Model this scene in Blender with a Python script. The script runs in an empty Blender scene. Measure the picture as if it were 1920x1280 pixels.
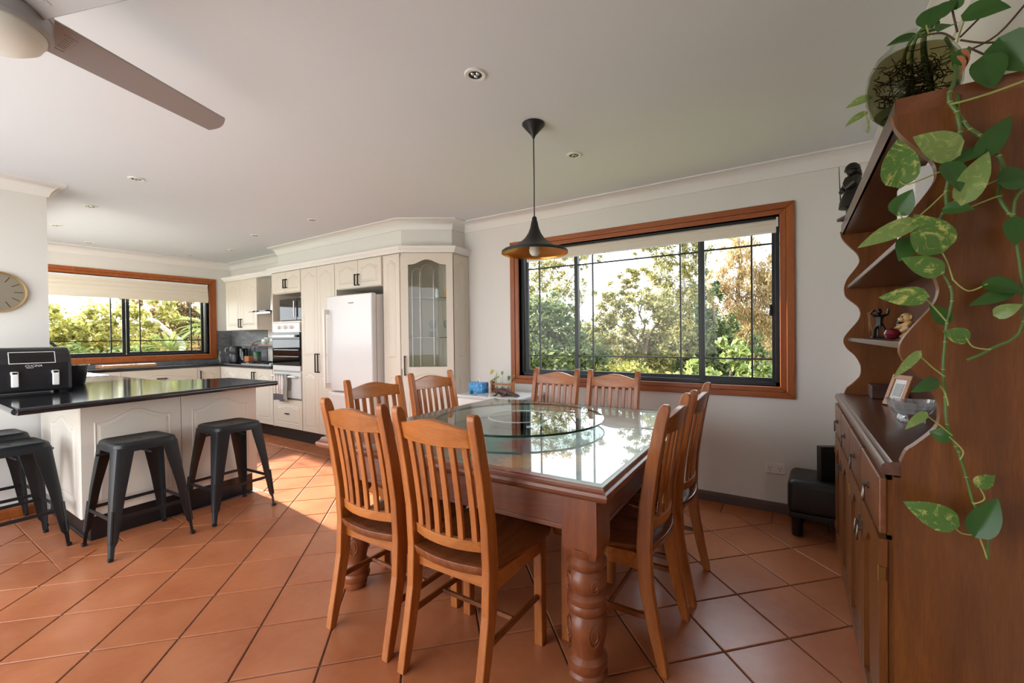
import bpy, bmesh, math, random
import numpy as np
from mathutils import Matrix, Vector
random.seed(7)
SC = bpy.context.scene
COL = SC.collection
R = math.radians
PI = math.pi

# ---------------------------------------------------------------- camera
H = 1.235
F, CX, CY, PIT, ROL, YAW = 801.27, 993.92, 637.92, .0095, -.0111, -.5542
def cam_axis(ix, iy, iz):
    cp, sp, cr, sr = math.cos(PIT), math.sin(PIT), math.cos(ROL), math.sin(ROL)
    M = Matrix(((cr, -sr, 0), (sr, cr, 0), (0, 0, 1))) @ Matrix(((1, 0, 0), (0, cp, -sp), (0, sp, cp)))
    c = M.transposed() @ Vector((ix, iy, iz))
    x, y, z = c[0], c[2], -c[1]
    ca, sa = math.cos(-YAW), math.sin(-YAW)
    return Vector((ca*x - sa*y, sa*x + ca*y, z))
camd = bpy.data.cameras.new('camera')
camd.sensor_width = 36
camd.lens = F/1920*36
camd.shift_x = -(CX-960)/1920
camd.shift_y = -(640-CY)/1920
camd.clip_start = .05
cam = bpy.data.objects.new('camera', camd)
COL.objects.link(cam)
rx, up, bk = cam_axis(1, 0, 0), cam_axis(0, -1, 0), cam_axis(0, 0, -1)
cam.matrix_world = Matrix(((rx.x, up.x, bk.x, 0), (rx.y, up.y, bk.y, 0), (rx.z, up.z, bk.z, H), (0, 0, 0, 1)))
SC.camera = cam

# ---------------------------------------------------------------- sky, sun, exposure
SC.view_settings.view_transform = 'Standard'
SC.view_settings.look = 'None'
SC.view_settings.gamma = 1
SC.view_settings.use_curve_mapping = False
SC.view_settings.exposure = 1.12
W = bpy.data.worlds.new('sky')
SC.world = W
W.use_nodes = True
wn = W.node_tree
bg = wn.nodes['Background']
tc = wn.nodes.new('ShaderNodeTexCoord')
sx = wn.nodes.new('ShaderNodeSeparateXYZ')
rp = wn.nodes.new('ShaderNodeValToRGB')
rp.color_ramp.elements[0].position = 0.0
rp.color_ramp.elements[0].color = (.97, .98, 1.0, 1)
rp.color_ramp.elements[1].position = .8
rp.color_ramp.elements[1].color = (.72, .86, 1.0, 1)
wn.links.new(tc.outputs['Generated'], sx.inputs[0])
wn.links.new(sx.outputs['Z'], rp.inputs[0])
wn.links.new(rp.outputs[0], bg.inputs[0])
bg.inputs[1].default_value = 2.6
sund = bpy.data.lights.new('sun', 'SUN')
sund.energy = 15
sund.color = (1, .9, .76)
sund.angle = R(1.2)
sun = bpy.data.objects.new('sun', sund)
COL.objects.link(sun)
sun.location = (-20, 2, 9)
sun.rotation_euler = Vector((1, -.1, -.364)).to_track_quat('-Z', 'Y').to_euler()

# ---------------------------------------------------------------- materials
def lin(r, g, b):
    f = lambda c: (c/255/12.92) if c/255 <= .04045 else ((c/255+.055)/1.055)**2.4
    return (f(r), f(g), f(b), 1)
class NT:
    def __init__(s, name):
        s.m = bpy.data.materials.new(name); s.m.use_nodes = True
        s.t = s.m.node_tree; s.n = s.t.nodes; s.b = s.n['Principled BSDF']; s.out = s.n['Material Output']
    def new(s, kind, **kw):
        n = s.n.new('ShaderNode'+kind)
        for k, v in kw.items():
            if k in n.inputs: n.inputs[k].default_value = v
            else: setattr(n, k, v)
        return n
    def link(s, a, b): s.t.links.new(a, b)
    def coords(s, scale=(1, 1, 1), kind='Object', rot=(0, 0, 0)):
        c = s.new('TexCoord'); m = s.new('Mapping')
        m.inputs['Scale'].default_value = scale; m.inputs['Rotation'].default_value = rot
        s.link(c.outputs[kind], m.inputs['Vector']); return m.outputs[0]
    def noise(s, vec, scale, detail=4, rough=.55, dist=0):
        n = s.new('TexNoise'); n.inputs['Scale'].default_value = scale; n.inputs['Detail'].default_value = detail
        n.inputs['Roughness'].default_value = rough; n.inputs['Distortion'].default_value = dist
        s.link(vec, n.inputs['Vector']); return n.outputs[0]
    def ramp(s, fac, stops):
        r = s.new('ValToRGB'); e = r.color_ramp.elements
        while len(e) < len(stops): e.new(.5)
        for k, (p, c) in zip(e, stops): k.position = p; k.color = c
        s.link(fac, r.inputs[0]); return r.outputs[0]
    def mix(s, fac, a, b, mode='MIX'):
        m = s.new('MixRGB'); m.blend_type = mode
        for i, q in ((0, fac), (1, a), (2, b)):
            if hasattr(q, 'node'): s.link(q, m.inputs[i])
            else: m.inputs[i].default_value = q
        return m.outputs[0]
    def bump(s, h, strength=.1, dist=.01):
        b = s.new('Bump'); b.inputs['Strength'].default_value = strength; b.inputs['Distance'].default_value = dist
        s.link(h, b.inputs['Height']); s.link(b.outputs[0], s.b.inputs['Normal'])
    def base(s, col, rough=.5, metal=0, spec=.5, coat=0):
        if hasattr(col, 'node'): s.link(col, s.b.inputs['Base Color'])
        else: s.b.inputs['Base Color'].default_value = col
        s.b.inputs['Roughness'].default_value = rough; s.b.inputs['Metallic'].default_value = metal
        s.b.inputs['Specular IOR Level'].default_value = spec; s.b.inputs['Coat Weight'].default_value = coat
        s.b.inputs['Coat Roughness'].default_value = .08
        return s.m
MT = {}
def plain(name, col, rough=.5, metal=0, spec=.5, coat=0, var=.06, nscale=30, bump=0):
    t = NT(name); v = t.coords()
    n = t.noise(v, nscale)
    c2 = tuple(max(0, c*(1-var)) for c in col[:3])+(1,)
    t.base(t.mix(n, col, c2), rough, metal, spec, coat)
    if bump: t.bump(n, bump, .003)
    MT[name] = t.m; return t.m
def wood(name, c1, c2, c3, axis='Z', scale=9, rough=.35, coat=0, knots=False, spec=.5):
    t = NT(name)
    sc = {'X': (.6, 7, 7), 'Y': (7, .6, 7), 'Z': (7, 7, .6)}[axis]
    v = t.coords(tuple(a*scale/9 for a in sc))
    n1 = t.noise(v, 2.2, 5, .6, 1.2)
    fine = t.noise(t.coords(tuple(a*scale*1.1 for a in sc)), 4, 3, .6)
    col = t.ramp(n1, [(.28, c1), (.5, c2), (.72, c3)])
    oi = t.new('ObjectInfo')
    hs = t.new('HueSaturation'); mr = t.new('MapRange')
    t.link(oi.outputs['Random'], mr.inputs[0]); mr.inputs[3].default_value = .86; mr.inputs[4].default_value = 1.12
    t.link(mr.outputs[0], hs.inputs['Value'])
    col = t.mix(t.ramp(fine, [(.35, (0, 0, 0, 1)), (.7, (.35, .35, .35, 1))]), col, tuple(c*.55 for c in c1[:3])+(1,))
    if knots:
        vk = t.new('TexVoronoi'); vk.inputs['Scale'].default_value = 2.4
        t.link(t.coords((1, 1, .8)), vk.inputs['Vector'])
        kf = t.ramp(vk.outputs['Distance'], [(.02, (1, 1, 1, 1)), (.07, (0, 0, 0, 1))])
        col = t.mix(kf, col, tuple(c*.3 for c in c1[:3])+(1,))
    t.link(col, hs.inputs['Color'])
    t.base(hs.outputs[0], rough, 0, spec, coat)
    t.bump(fine, .05, .002)
    MT[name] = t.m; return t.m
def thin_glass(name, tint=(1, 1, 1, 1), ior=1.45, extra=0.0, rough=0.0):
    t = NT(name); t.n.remove(t.b)
    tr = t.new('BsdfTransparent'); tr.inputs[0].default_value = tint
    gl = t.new('BsdfGlossy'); gl.inputs['Roughness'].default_value = rough
    fr = t.new('Fresnel'); fr.inputs[0].default_value = ior
    ad = t.new('Math'); ad.operation = 'ADD'; ad.use_clamp = True; ad.inputs[1].default_value = 0
    gm = t.new('NewGeometry'); iv = t.new('Math'); iv.operation = 'SUBTRACT'; iv.inputs[0].default_value = 1; t.link(gm.outputs['Backfacing'], iv.inputs[1])
    mu = t.new('Math'); mu.operation = 'MULTIPLY'; t.link(fr.outputs[0], mu.inputs[0]); t.link(iv.outputs[0], mu.inputs[1])
    t.link(mu.outputs[0], ad.inputs[0])
    mx = t.new('MixShader'); t.link(ad.outputs[0], mx.inputs[0]); t.link(tr.outputs[0], mx.inputs[1]); t.link(gl.outputs[0], mx.inputs[2])
    t.link(mx.outputs[0], t.out.inputs[0]); MT[name] = t.m; return t.m
def leafmat(name, cols, trans=.35, rough=.5, sp=.3, trcol=None):
    t = NT(name); g = t.new('NewGeometry'); cols = [tuple(c*.66 for c in q[:3])+(1,) for q in cols]
    c = t.ramp(g.outputs['Random Per Island'], [(i/(len(cols)-1), q) for i, q in enumerate(cols)])
    t.base(c, rough, 0, sp)
    tl = t.new('BsdfTranslucent'); hs = t.new('HueSaturation'); hs.inputs['Value'].default_value = 1.5
    t.link(c, hs.inputs['Color']); t.link(hs.outputs[0], tl.inputs[0])
    mx = t.new('MixShader'); mx.inputs[0].default_value = trans
    t.link(t.b.outputs[0], mx.inputs[1]); t.link(tl.outputs[0], mx.inputs[2]); t.link(mx.outputs[0], t.out.inputs[0])
    MT[name] = t.m; return t.m

plain('wall_paint', lin(225, 222, 217), .85, var=.03, nscale=60, bump=.03)
plain('ceiling_paint', lin(222, 225, 230), .9, var=.02, nscale=40)
plain('cornice_paint', lin(232, 229, 225), .6, var=.02)
plain('cabinet_cream', lin(218, 208, 194), .42, var=.02, nscale=12)
plain('panel_cream', lin(216, 207, 194), .45, var=.03, nscale=12)
plain('white_gloss', lin(222, 221, 221), .22, var=.02)
plain('white_plastic', lin(232, 230, 226), .4, var=.02)
plain('black_matte', lin(24, 27, 30), .42, var=.25, nscale=120)
plain('black_plinth', lin(26, 27, 30), .35, var=.2)
plain('black_alu', lin(30, 33, 35), .38, metal=.2, var=.1)
plain('black_plastic', lin(28, 29, 33), .3, var=.15)
plain('black_gloss', lin(8, 8, 10), .04, var=.1)
plain('black_leather', lin(16, 15, 15), .38, var=.4, nscale=220, bump=.15)
plain('bronze_handle', lin(46, 36, 28), .4, metal=.7)
plain('steel', lin(190, 190, 190), .28, metal=1)
plain('chrome', lin(225, 225, 225), .1, metal=1)
plain('fan_metal', lin(168, 167, 168), .42, metal=.15, var=.06, nscale=5)
plain('opal', lin(236, 238, 230), .35, var=.02)
plain('oven_white', lin(216, 215, 214), .25)
plain('blind_fabric', lin(224, 215, 198), .9, var=.05, nscale=200, bump=.08)
plain('pewter', lin(112, 104, 96), .35, metal=.9)
plain('brass', lin(150, 112, 60), .35, metal=.9)
plain('gold_inner', lin(214, 140, 62), .28, metal=.85)
plain('clock_rim', lin(190, 160, 112), .3, metal=.8)
plain('terracotta_dark', lin(90, 46, 34), .6, var=.3)
plain('pale_bounce', lin(196, 194, 190), .8, var=.1, nscale=2)
plain('grout', lin(104, 88, 78), .85, var=.25, nscale=25)
plain('skirting', lin(92, 76, 70), .5, var=.2, nscale=8)
plain('nozzle_dark', lin(20, 22, 24), .5)
plain('figure_black', lin(22, 20, 19), .35, var=.3)
plain('hair_tan', lin(150, 108, 72), .7)
plain('monkey_tan', lin(206, 164, 110), .45, var=.2, nscale=60)
plain('red_gloss', lin(110, 24, 34), .3)
plain('teal', lin(30, 122, 116), .35)
plain('paper', lin(236, 232, 226), .8)
plain('photo_grey', lin(176, 178, 172), .5, var=.4, nscale=60)
plain('statue_dark', lin(42, 38, 36), .42, metal=.3, var=.4, nscale=40)
plain('carton', lin(170, 108, 66), .7)
plain('can_green', lin(40, 96, 60), .4, var=.5, nscale=60)
plain('ink', lin(40, 34, 30), .6)
plain('white_ink', lin(225, 225, 222), .6)
plain('root_brown', lin(58, 48, 30), .8, var=.4)
plain('moss', lin(70, 74, 34), .9, var=.5, nscale=50)
plain('vine_green', lin(92, 122, 52), .45, var=.3, nscale=20)
plain('vine_pale', lin(164, 172, 92), .45, var=.2, nscale=20)
plain('brown_stem', lin(84, 58, 40), .6)
plain('dry_leaf', lin(168, 100, 62), .7, var=.3)
plain('yellow_leaf', lin(190, 168, 40), .5, var=.1)
plain('grass', lin(120, 124, 62), .9, var=.5, nscale=3)
plain('bark', lin(120, 96, 76), .85, var=.5, nscale=14, bump=.4)
plain('bark_white', lin(206, 194, 190), .8, var=.3, nscale=8)
plain('lizard_brown', lin(92, 58, 48), .45, var=.4, nscale=60)
plain('shaker_glass', lin(200, 205, 205), .12, metal=.3)
wood('pine_chair', lin(150, 80, 30), lin(176, 100, 42), lin(194, 120, 58), 'Z', 9, .32, .15)
wood('pine_rail', lin(152, 82, 32), lin(180, 106, 46), lin(198, 124, 62), 'X', 9, .32, .15)
wood('pine_seat', lin(104, 54, 24), lin(124, 66, 30), lin(142, 80, 38), 'Y', 9, .26, .3)
wood('table_wood', lin(118, 60, 32), lin(136, 74, 42), lin(150, 86, 50), 'Z', 9, .38, .1)
wood('table_rail', lin(114, 60, 36), lin(130, 72, 44), lin(146, 86, 56), 'X', 9, .38, .1)
wood('cedar', lin(140, 70, 26), lin(160, 84, 34), lin(176, 98, 44), 'X', 8, .36, .1)
wood('cedar_v', lin(140, 70, 26), lin(160, 84, 34), lin(176, 98, 44), 'Z', 8, .36, .1)
wood('dresser_wood', lin(96, 52, 18), lin(116, 66, 24), lin(134, 80, 34), 'Z', 8, .4, .05, knots=True)
wood('dresser_h', lin(98, 54, 26), lin(116, 66, 34), lin(132, 80, 46), 'Y', 8, .34, .15)
wood('dresser_dark', lin(78, 48, 36), lin(90, 56, 42), lin(102, 66, 50), 'Y', 8, .3, .2)
wood('dark_box', lin(62, 34, 26), lin(78, 44, 34), lin(92, 54, 40), 'Y', 10, .5)
wood('board_wood', lin(150, 104, 70), lin(178, 128, 90), lin(196, 148, 108), 'Y', 10, .5)
wood('stand_wood', lin(160, 96, 46), lin(182, 116, 62), lin(198, 136, 80), 'X', 10, .45)
thin_glass('pane_glass', (.97, .985, .98, 1), 1.3)
thin_glass('clear_glass', (.95, .98, .97, 1), 1.45)
thin_glass('green_glass', (.955, .98, .972, 1), 1.5)
thin_glass('turntable_glass', (.90, .965, .95, 1), 1.62)
thin_glass('brown_water', (.62, .58, .42, 1), 1.2)
thin_glass('jar_glass', (.82, .84, .80, 1), 1.5, .03)
t = NT('crystal'); t.base((.92, .95, .96, 1), .05); t.b.inputs['Transmission Weight'].default_value = .85; MT['crystal'] = t.m
# edge of the turntable: dark green glass
plain('glass_edge', lin(18, 58, 50), .08, spec=.6)
# terracotta floor tile
t = NT('terracotta'); v = t.coords(kind='Object'); gp = t.new('NewGeometry')
n1 = t.noise(gp.outputs['Position'], 2.6, 3, .5); n2 = t.noise(gp.outputs['Position'], 24, 4, .6)
oi = t.new('ObjectInfo')
c = t.ramp(n1, [(.3, lin(160, 88, 52)), (.5, lin(174, 102, 64)), (.72, lin(186, 116, 78))])
c = t.mix(t.ramp(n2, [(.4, (0, 0, 0, 1)), (.8, (.3, .3, .3, 1))]), c, lin(192, 130, 96))
hs = t.new('HueSaturation'); mr = t.new('MapRange'); t.link(oi.outputs['Random'], mr.inputs[0]); mr.inputs[3].default_value = .9; mr.inputs[4].default_value = 1.07
t.link(mr.outputs[0], hs.inputs['Value']); t.link(c, hs.inputs['Color'])
t.base(hs.outputs[0], .3, 0, .45); t.bump(t.noise(gp.outputs['Position'], 9, 5, .6), .12, .01); MT['terracotta'] = t.m
# black worktop
t = NT('worktop'); v = t.coords(); n = t.noise(v, 300, 2, .7)
t.base(t.ramp(n, [(.45, lin(22, 23, 28)), (.8, lin(52, 54, 60))]), .11, 0, .7); MT['worktop'] = t.m
# stone splashback
t = NT('slate'); v = t.coords((1, 1, 3)); n = t.noise(v, 6, 8, .7, .6)
t.base(t.ramp(n, [(.3, lin(74, 76, 80)), (.5, lin(104, 105, 108)), (.75, lin(132, 132, 134))]), .45); MT['slate'] = t.m
# painted table top
t = NT('painted_top'); v = t.coords()
n0 = t.noise(v, 5, 6, .65, .5); c = t.ramp(n0, [(.3, lin(104, 90, 76)), (.55, lin(146, 132, 116)), (.8, lin(122, 110, 100))])
for k, (px, py, rad, col) in enumerate([(.31, -.50, .16, lin(20, 78, 100)), (.46, -.53, .16, lin(224, 150, 40)), (.42, -.70, .16, lin(140, 26, 22)), (.13, -.44, .18, lin(60, 140, 128)), (.23, -.38, .14, lin(158, 34, 28)), (.36, -.62, .10, lin(214, 150, 60)), (-.1, -.36, .2, lin(120, 170, 158)), (-.45, -.34, .22, lin(92, 140, 150)), (-.62, -.38, .18, lin(96, 120, 158)), (-.48, -.62, .14, lin(150, 74, 60)), (-.3, .3, .28, lin(160, 174, 160)), (.0, -.55, .12, lin(196, 110, 80))]):
    vs = t.new('VectorMath'); vs.operation = 'SUBTRACT'; vs.inputs[1].default_value = (px, py, .755)
    t.link(t.coords(), vs.inputs[0])
    ln = t.new('VectorMath'); ln.operation = 'LENGTH'; t.link(vs.outputs[0], ln.inputs[0])
    nn = t.noise(t.coords((1, 2.2, 1)), 9+k*.7, 6, .7, 1.5)
    ad = t.new('Math'); ad.operation = 'MULTIPLY_ADD'; t.link(nn, ad.inputs[0]); ad.inputs[1].default_value = .28; t.link(ln.outputs['Value'], ad.inputs[2])
    f = t.ramp(ad.outputs[0], [(rad*.6+.12, (.95, .95, .95, 1)), (rad+.16, (0, 0, 0, 1))])
    c = t.mix(f, c, col)
t.base(c, .3, 0, .5); MT['painted_top'] = t.m
# plaid tea towel
t = NT('plaid'); v = t.coords(); sp = t.new('SeparateXYZ'); t.link(v, sp.inputs[0])
def stripes(o, sc, lo, hi):
    m = t.new('Math'); m.operation = 'MULTIPLY'; m.inputs[1].default_value = sc; t.link(o, m.inputs[0])
    fr = t.new('Math'); fr.operation = 'FRACT'; t.link(m.outputs[0], fr.inputs[0])
    return t.ramp(fr.outputs[0], [(lo, (0, 0, 0, 1)), (hi, (1, 1, 1, 1))])
c = t.mix(stripes(sp.outputs['X'], 18, .6, .62), lin(226, 216, 208), lin(170, 160, 158))
zz = t.new('MapRange'); zz.inputs[1].default_value = 0; zz.inputs[2].default_value = .33; t.link(sp.outputs['Z'], zz.inputs[0])
c = t.mix(t.ramp(zz.outputs[0], [(.30, (0, 0, 0, 1)), (.31, (.7, .7, .7, 1)), (.36, (0, 0, 0, 1)), (.39, (.6, .6, .6, 1)), (.43, (0, 0, 0, 1))]), c, lin(206, 150, 104))
c = t.mix(t.ramp(zz.outputs[0], [(.24, (1, 1, 1, 1)), (.26, (0, 0, 0, 1)), (.9, (0, 0, 0, 1)), (.93, (.5, .5, .5, 1))]), c, lin(96, 88, 92))
t.base(c, .95); MT['plaid'] = t.m
# blue tissue box
t = NT('blue_box'); v = t.coords(); n = t.noise(v, 18, 3, .5, 3)
t.base(t.ramp(n, [(.35, lin(40, 120, 190)), (.5, lin(58, 150, 214)), (.55, lin(150, 200, 230)), (.6, lin(48, 134, 204))]), .4); MT['blue_box'] = t.m
# clock dial
plain('dial', lin(176, 168, 150), .32, metal=.6, var=.15, nscale=3)
leafmat('leaf_olive', [lin(108, 110, 60), lin(148, 143, 82), lin(180, 169, 108), lin(206, 192, 138)], .3)
leafmat('leaf_green', [lin(56, 70, 42), lin(86, 102, 58), lin(114, 124, 74), lin(150, 152, 96)], .3)
leafmat('leaf_gold', [lin(146, 122, 84), lin(180, 150, 102), lin(206, 176, 124), lin(222, 198, 150)], .3)
leafmat('leaf_yellow', [lin(122, 124, 58), lin(166, 160, 80), lin(198, 188, 104), lin(224, 214, 146)], .45)
leafmat('leaf_lime', [lin(100, 120, 62), lin(136, 150, 80), lin(166, 176, 104), lin(196, 202, 136)], .4)
leafmat('leaf_brown', [lin(110, 90, 62), lin(142, 114, 78), lin(166, 138, 96), lin(150, 140, 84)], .35)
def pothos(name, c1, c2, fac):
    t = NT(name); v = t.coords(); n = t.noise(v, 20, 8, .74, 2.2)
    c = t.ramp(n, [(fac-.06, c1), (fac+.04, c2)])
    t.base(c, .36, 0, .45)
    tl = t.new('BsdfTranslucent'); t.link(c, tl.inputs[0])
    mx = t.new('MixShader'); mx.inputs[0].default_value = .25
    t.link(t.b.outputs[0], mx.inputs[1]); t.link(tl.outputs[0], mx.inputs[2]); t.link(mx.outputs[0], t.out.inputs[0]); MT[name] = t.m
pothos('pothos_dark', lin(58, 100, 42), lin(92, 132, 58), .68)
pothos('pothos_varieg', lin(88, 126, 56), lin(190, 192, 106), .57)
pothos('pothos_pale', lin(128, 154, 84), lin(176, 186, 112), .60)
# ---------------------------------------------------------------- mesh helpers
WM = {}
class MB:
    def __init__(s): s.v = []; s.f = []; s.M = Matrix.Identity(4)
    def add(s, vs, fs):
        o = len(s.v); M = s.M
        s.v += [tuple(M @ Vector(p)) for p in vs]; s.f += [tuple(o+i for i in f) for f in fs]; return s
    def box(s, x0, x1, y0, y1, z0, z1):
        return s.add([(x0, y0, z0), (x1, y0, z0), (x1, y1, z0), (x0, y1, z0), (x0, y0, z1), (x1, y0, z1), (x1, y1, z1), (x0, y1, z1)],
                     [(3, 2, 1, 0), (4, 5, 6, 7), (0, 1, 5, 4), (1, 2, 6, 5), (2, 3, 7, 6), (3, 0, 4, 7)])
    def rings(s, rs, closed=True, cap=True):
        n = len(rs[0]); vs = [p for r in rs for p in r]; fs = []
        for k in range(len(rs)-1):
            for i in range(n if closed else n-1):
                j = (i+1) % n; fs.append((k*n+i, k*n+j, (k+1)*n+j, (k+1)*n+i))
        if cap and closed: fs.append(tuple(range(n-1, -1, -1))); fs.append(tuple((len(rs)-1)*n+i for i in range(n)))
        return s.add(vs, fs)
    def prism(s, poly, z0, z1, inset=0, zi=None):
        rs = [[(x, y, z0) for x, y in poly], [(x, y, z1 if zi is None else zi) for x, y in poly]]
        if inset: rs.append([(x, y, z1) for x, y in offset(poly, inset)])
        return s.rings(rs)
    def tube(s, pts, r, seg=8, cap=True):
        pts = [Vector(p) for p in pts]; n = len(pts)
        rad = r if isinstance(r, (list, tuple)) else [r]*n
        rs = []; prev = None
        for i, p in enumerate(pts):
            d = (pts[min(i+1, n-1)]-pts[max(i-1, 0)]).normalized()
            if prev is None:
                a = d.cross(Vector((0, 0, 1)))
                if a.length < .05: a = d.cross(Vector((1, 0, 0)))
            else: a = prev-d*prev.dot(d)
            a.normalize(); prev = a; b = d.cross(a)
            rs.append([tuple(p+(a*math.cos(2*PI*k/seg)+b*math.sin(2*PI*k/seg))*rad[i]) for k in range(seg)])
        return s.rings(rs, True, cap)
    def lathe(s, prof, seg=24, c=(0, 0, 0), cap=True):
        rs = [[(c[0]+r*math.cos(2*PI*k/seg), c[1]+r*math.sin(2*PI*k/seg), c[2]+z) for k in range(seg)] for r, z in prof]
        return s.rings(rs, True, cap)
    def grid(s, fn, nu, nv):
        vs = [fn(i/nu, j/nv) for j in range(nv+1) for i in range(nu+1)]
        fs = [(j*(nu+1)+i, j*(nu+1)+i+1, (j+1)*(nu+1)+i+1, (j+1)*(nu+1)+i) for j in range(nv) for i in range(nu)]
        return s.add(vs, fs)
    def slab(s, top, bot, nu, nv):
        o = len(s.v); s.grid(top, nu, nv); s.grid(bot, nu, nv)
        n = (nu+1)*(nv+1); k = nu+1
        loop = [i for i in range(k)]+[j*k+nu for j in range(1, nv+1)]+[nv*k+i for i in range(nu-1, -1, -1)]+[j*k for j in range(nv-1, 0, -1)]
        for a, b in zip(loop, loop[1:]+loop[:1]): s.f.append((o+a, o+n+a, o+n+b, o+b))
        fl = nu*nv
        return s
    def ball(s, c, r, seg=12, rings=8):
        rx, ry, rz = r if isinstance(r, (list, tuple)) else (r, r, r)
        rs = []
        for k in range(1, rings):
            a = PI*k/rings
            rs.append([(c[0]+rx*math.sin(a)*math.cos(2*PI*i/seg), c[1]+ry*math.sin(a)*math.sin(2*PI*i/seg), c[2]-rz*math.cos(a)) for i in range(seg)])
        return s.rings(rs)
    def build(s, name, mat, parent=None, smooth=False, bevel=0, world=False, seg=2):
        me = bpy.data.meshes.new(name)
        vs = s.v
        if world and parent is not None:
            I = WM[parent.name].inverted(); vs = [tuple(I @ Vector(p)) for p in vs]
        me.from_pydata(vs, [], s.f); me.update()
        bm = bmesh.new(); bm.from_mesh(me)
        bmesh.ops.recalc_face_normals(bm, faces=bm.faces)
        if bevel:
            ed = [e for e in bm.edges if len(e.link_faces) == 2 and e.calc_face_angle(0) > R(28)]
            bmesh.ops.bevel(bm, geom=ed, offset=bevel, segments=seg, profile=.5, affect='EDGES', clamp_overlap=True)
        bm.to_mesh(me); bm.free()
        if smooth:
            me.polygons.foreach_set('use_smooth', [True]*len(me.polygons))
            try: me.set_sharp_from_angle(angle=R(38))
            except Exception: pass
        me.materials.append(MT[mat] if isinstance(mat, str) else mat)
        return link(name, me, parent)
def link(name, me, parent=None):
    o = bpy.data.objects.new(name, me); COL.objects.link(o)
    if parent is not None: o.parent = parent; WM[o.name] = WM[parent.name]
    else: WM[o.name] = Matrix.Identity(4)
    return o
def offset(poly, d):
    n = len(poly); out = []
    A = sum(poly[i][0]*poly[(i+1) % n][1]-poly[(i+1) % n][0]*poly[i][1] for i in range(n))
    sg = 1 if A > 0 else -1
    for i in range(n):
        p0, p1, p2 = Vector(poly[i-1]), Vector(poly[i]), Vector(poly[(i+1) % n])
        a = (p1-p0).normalized(); b = (p2-p1).normalized()
        na = Vector((-a.y, a.x))*sg; nb = Vector((-b.y, b.x))*sg
        m = na+nb
        m = m/max(.3, m.dot(na)) if m.length > 1e-6 else na
        out.append((p1.x+m.x*d, p1.y+m.y*d))
    return out
def tag(o, label, cat, group=None):
    o['label'] = label; o['category'] = cat
    if group: o['group'] = group
    return o
def thing(name, label, cat, loc=(0, 0, 0), rz=0, group=None):
    o = bpy.data.objects.new(name, None); COL.objects.link(o); o.empty_display_size = .1
    o.location = loc; o.rotation_euler = (0, 0, rz)
    WM[o.name] = Matrix.Translation(loc) @ Matrix.Rotation(rz, 4, 'Z')
    return tag(o, label, cat, group)
def struct(o):
    o['kind'] = 'structure'; return o
def sthing(name, loc=(0, 0, 0)):
    o = bpy.data.objects.new(name, None); COL.objects.link(o); o.location = loc
    WM[o.name] = Matrix.Translation(loc); return struct(o)
def copy_tree(root, loc, rz, label=None):
    def cp(o, par):
        c = o.copy(); COL.objects.link(c); c.parent = par
        for ch in o.children: cp(ch, c)
        return c
    c = cp(root, None); c.location = loc; c.rotation_euler = (0, 0, rz)
    if label: c['label'] = label
    return c
def frame(o, ux, n):
    """matrix: local x along ux, local y up (world z), local z along outward normal n"""
    ux = Vector(ux).normalized(); n = Vector(n).normalized()
    return Matrix(((ux.x, 0, n.x, o[0]), (ux.y, 0, n.y, o[1]), (ux.z, 1, n.z, o[2]), (0, 0, 0, 1)))
def arch(x0, x1, y0, y1, rise, n=14):
    """rectangle whose top swells up in the middle like a cathedral door"""
    p = [(x0, y0), (x1, y0), (x1, y1-rise)]
    for k in range(1, n):
        t = k/n; q = abs(t-.5)*2
        s = .5+.5*math.cos(PI*min(1, q/.86))
        p.append((x1+(x0-x1)*t, y1-rise+rise*s))
    p.append((x0, y1-rise)); return p
def door(name, parent, M, w, h, mat='cabinet_cream', rise=.03, mar=.055, th=.018, panels=((0, 1),), sub=None, two=None):
    m = MB(); m.M = M
    g = .0018
    m.prism([(g, g), (w-g, g), (w-g, h-g), (g, h-g)], 0, th, .002, th-.002)
    for a, b in panels:
        y0, y1 = h*a+mar, h*b-mar
        ou = arch(mar, w-mar, y0, y1, rise)
        # moulded bead round the field, then the raised field
        i1, i2, i3, i4 = offset(ou, .006), offset(ou, .012), offset(ou, .016), offset(ou, .03)
        m.rings([[(x, y, z) for x, y in p] for p, z in ((ou, th), (i1, th+.004), (i2, th+.0005), (i3, th+.0005), (i4, th+.0045))], True, False)
        m.add([(x, y, th+.0045) for x, y in i4], [tuple(range(len(i4)))])
    return m.build(name, mat, parent, world=True)
def bar_handle(parent, M, L=.13, d=.028, r=.0055, vertical=True):
    m = MB(); m.M = M
    if vertical:
        m.box(-r, r, 0, L, d-2*r, d); m.box(-r, r, 0, 2*r, 0, d); m.box(-r, r, L-2*r, L, 0, d)
    else:
        m.box(0, L, -r, r, d-2*r, d); m.box(0, 2*r, -r, r, 0, d); m.box(L-2*r, L, -r, r, 0, d)
    return m.build('handle', 'bronze_handle', parent, world=True, bevel=.001, seg=1)
def text_mesh(name, s, size, M, mat, parent, ext=.0006, font_shear=0):
    cu = bpy.data.curves.new(name, 'FONT'); cu.body = s; cu.size = size; cu.extrude = ext; cu.align_x = 'CENTER'; cu.align_y = 'CENTER'; cu.shear = font_shear
    cu.resolution_u = 2
    ob = bpy.data.objects.new(name, cu); COL.objects.link(ob)
    me = bpy.data.meshes.new_from_object(ob)
    bpy.data.objects.remove(ob)
    I = WM[parent.name].inverted() @ M
    me.transform(I); me.materials.append(MT[mat])
    return link(name, me, parent)
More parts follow.
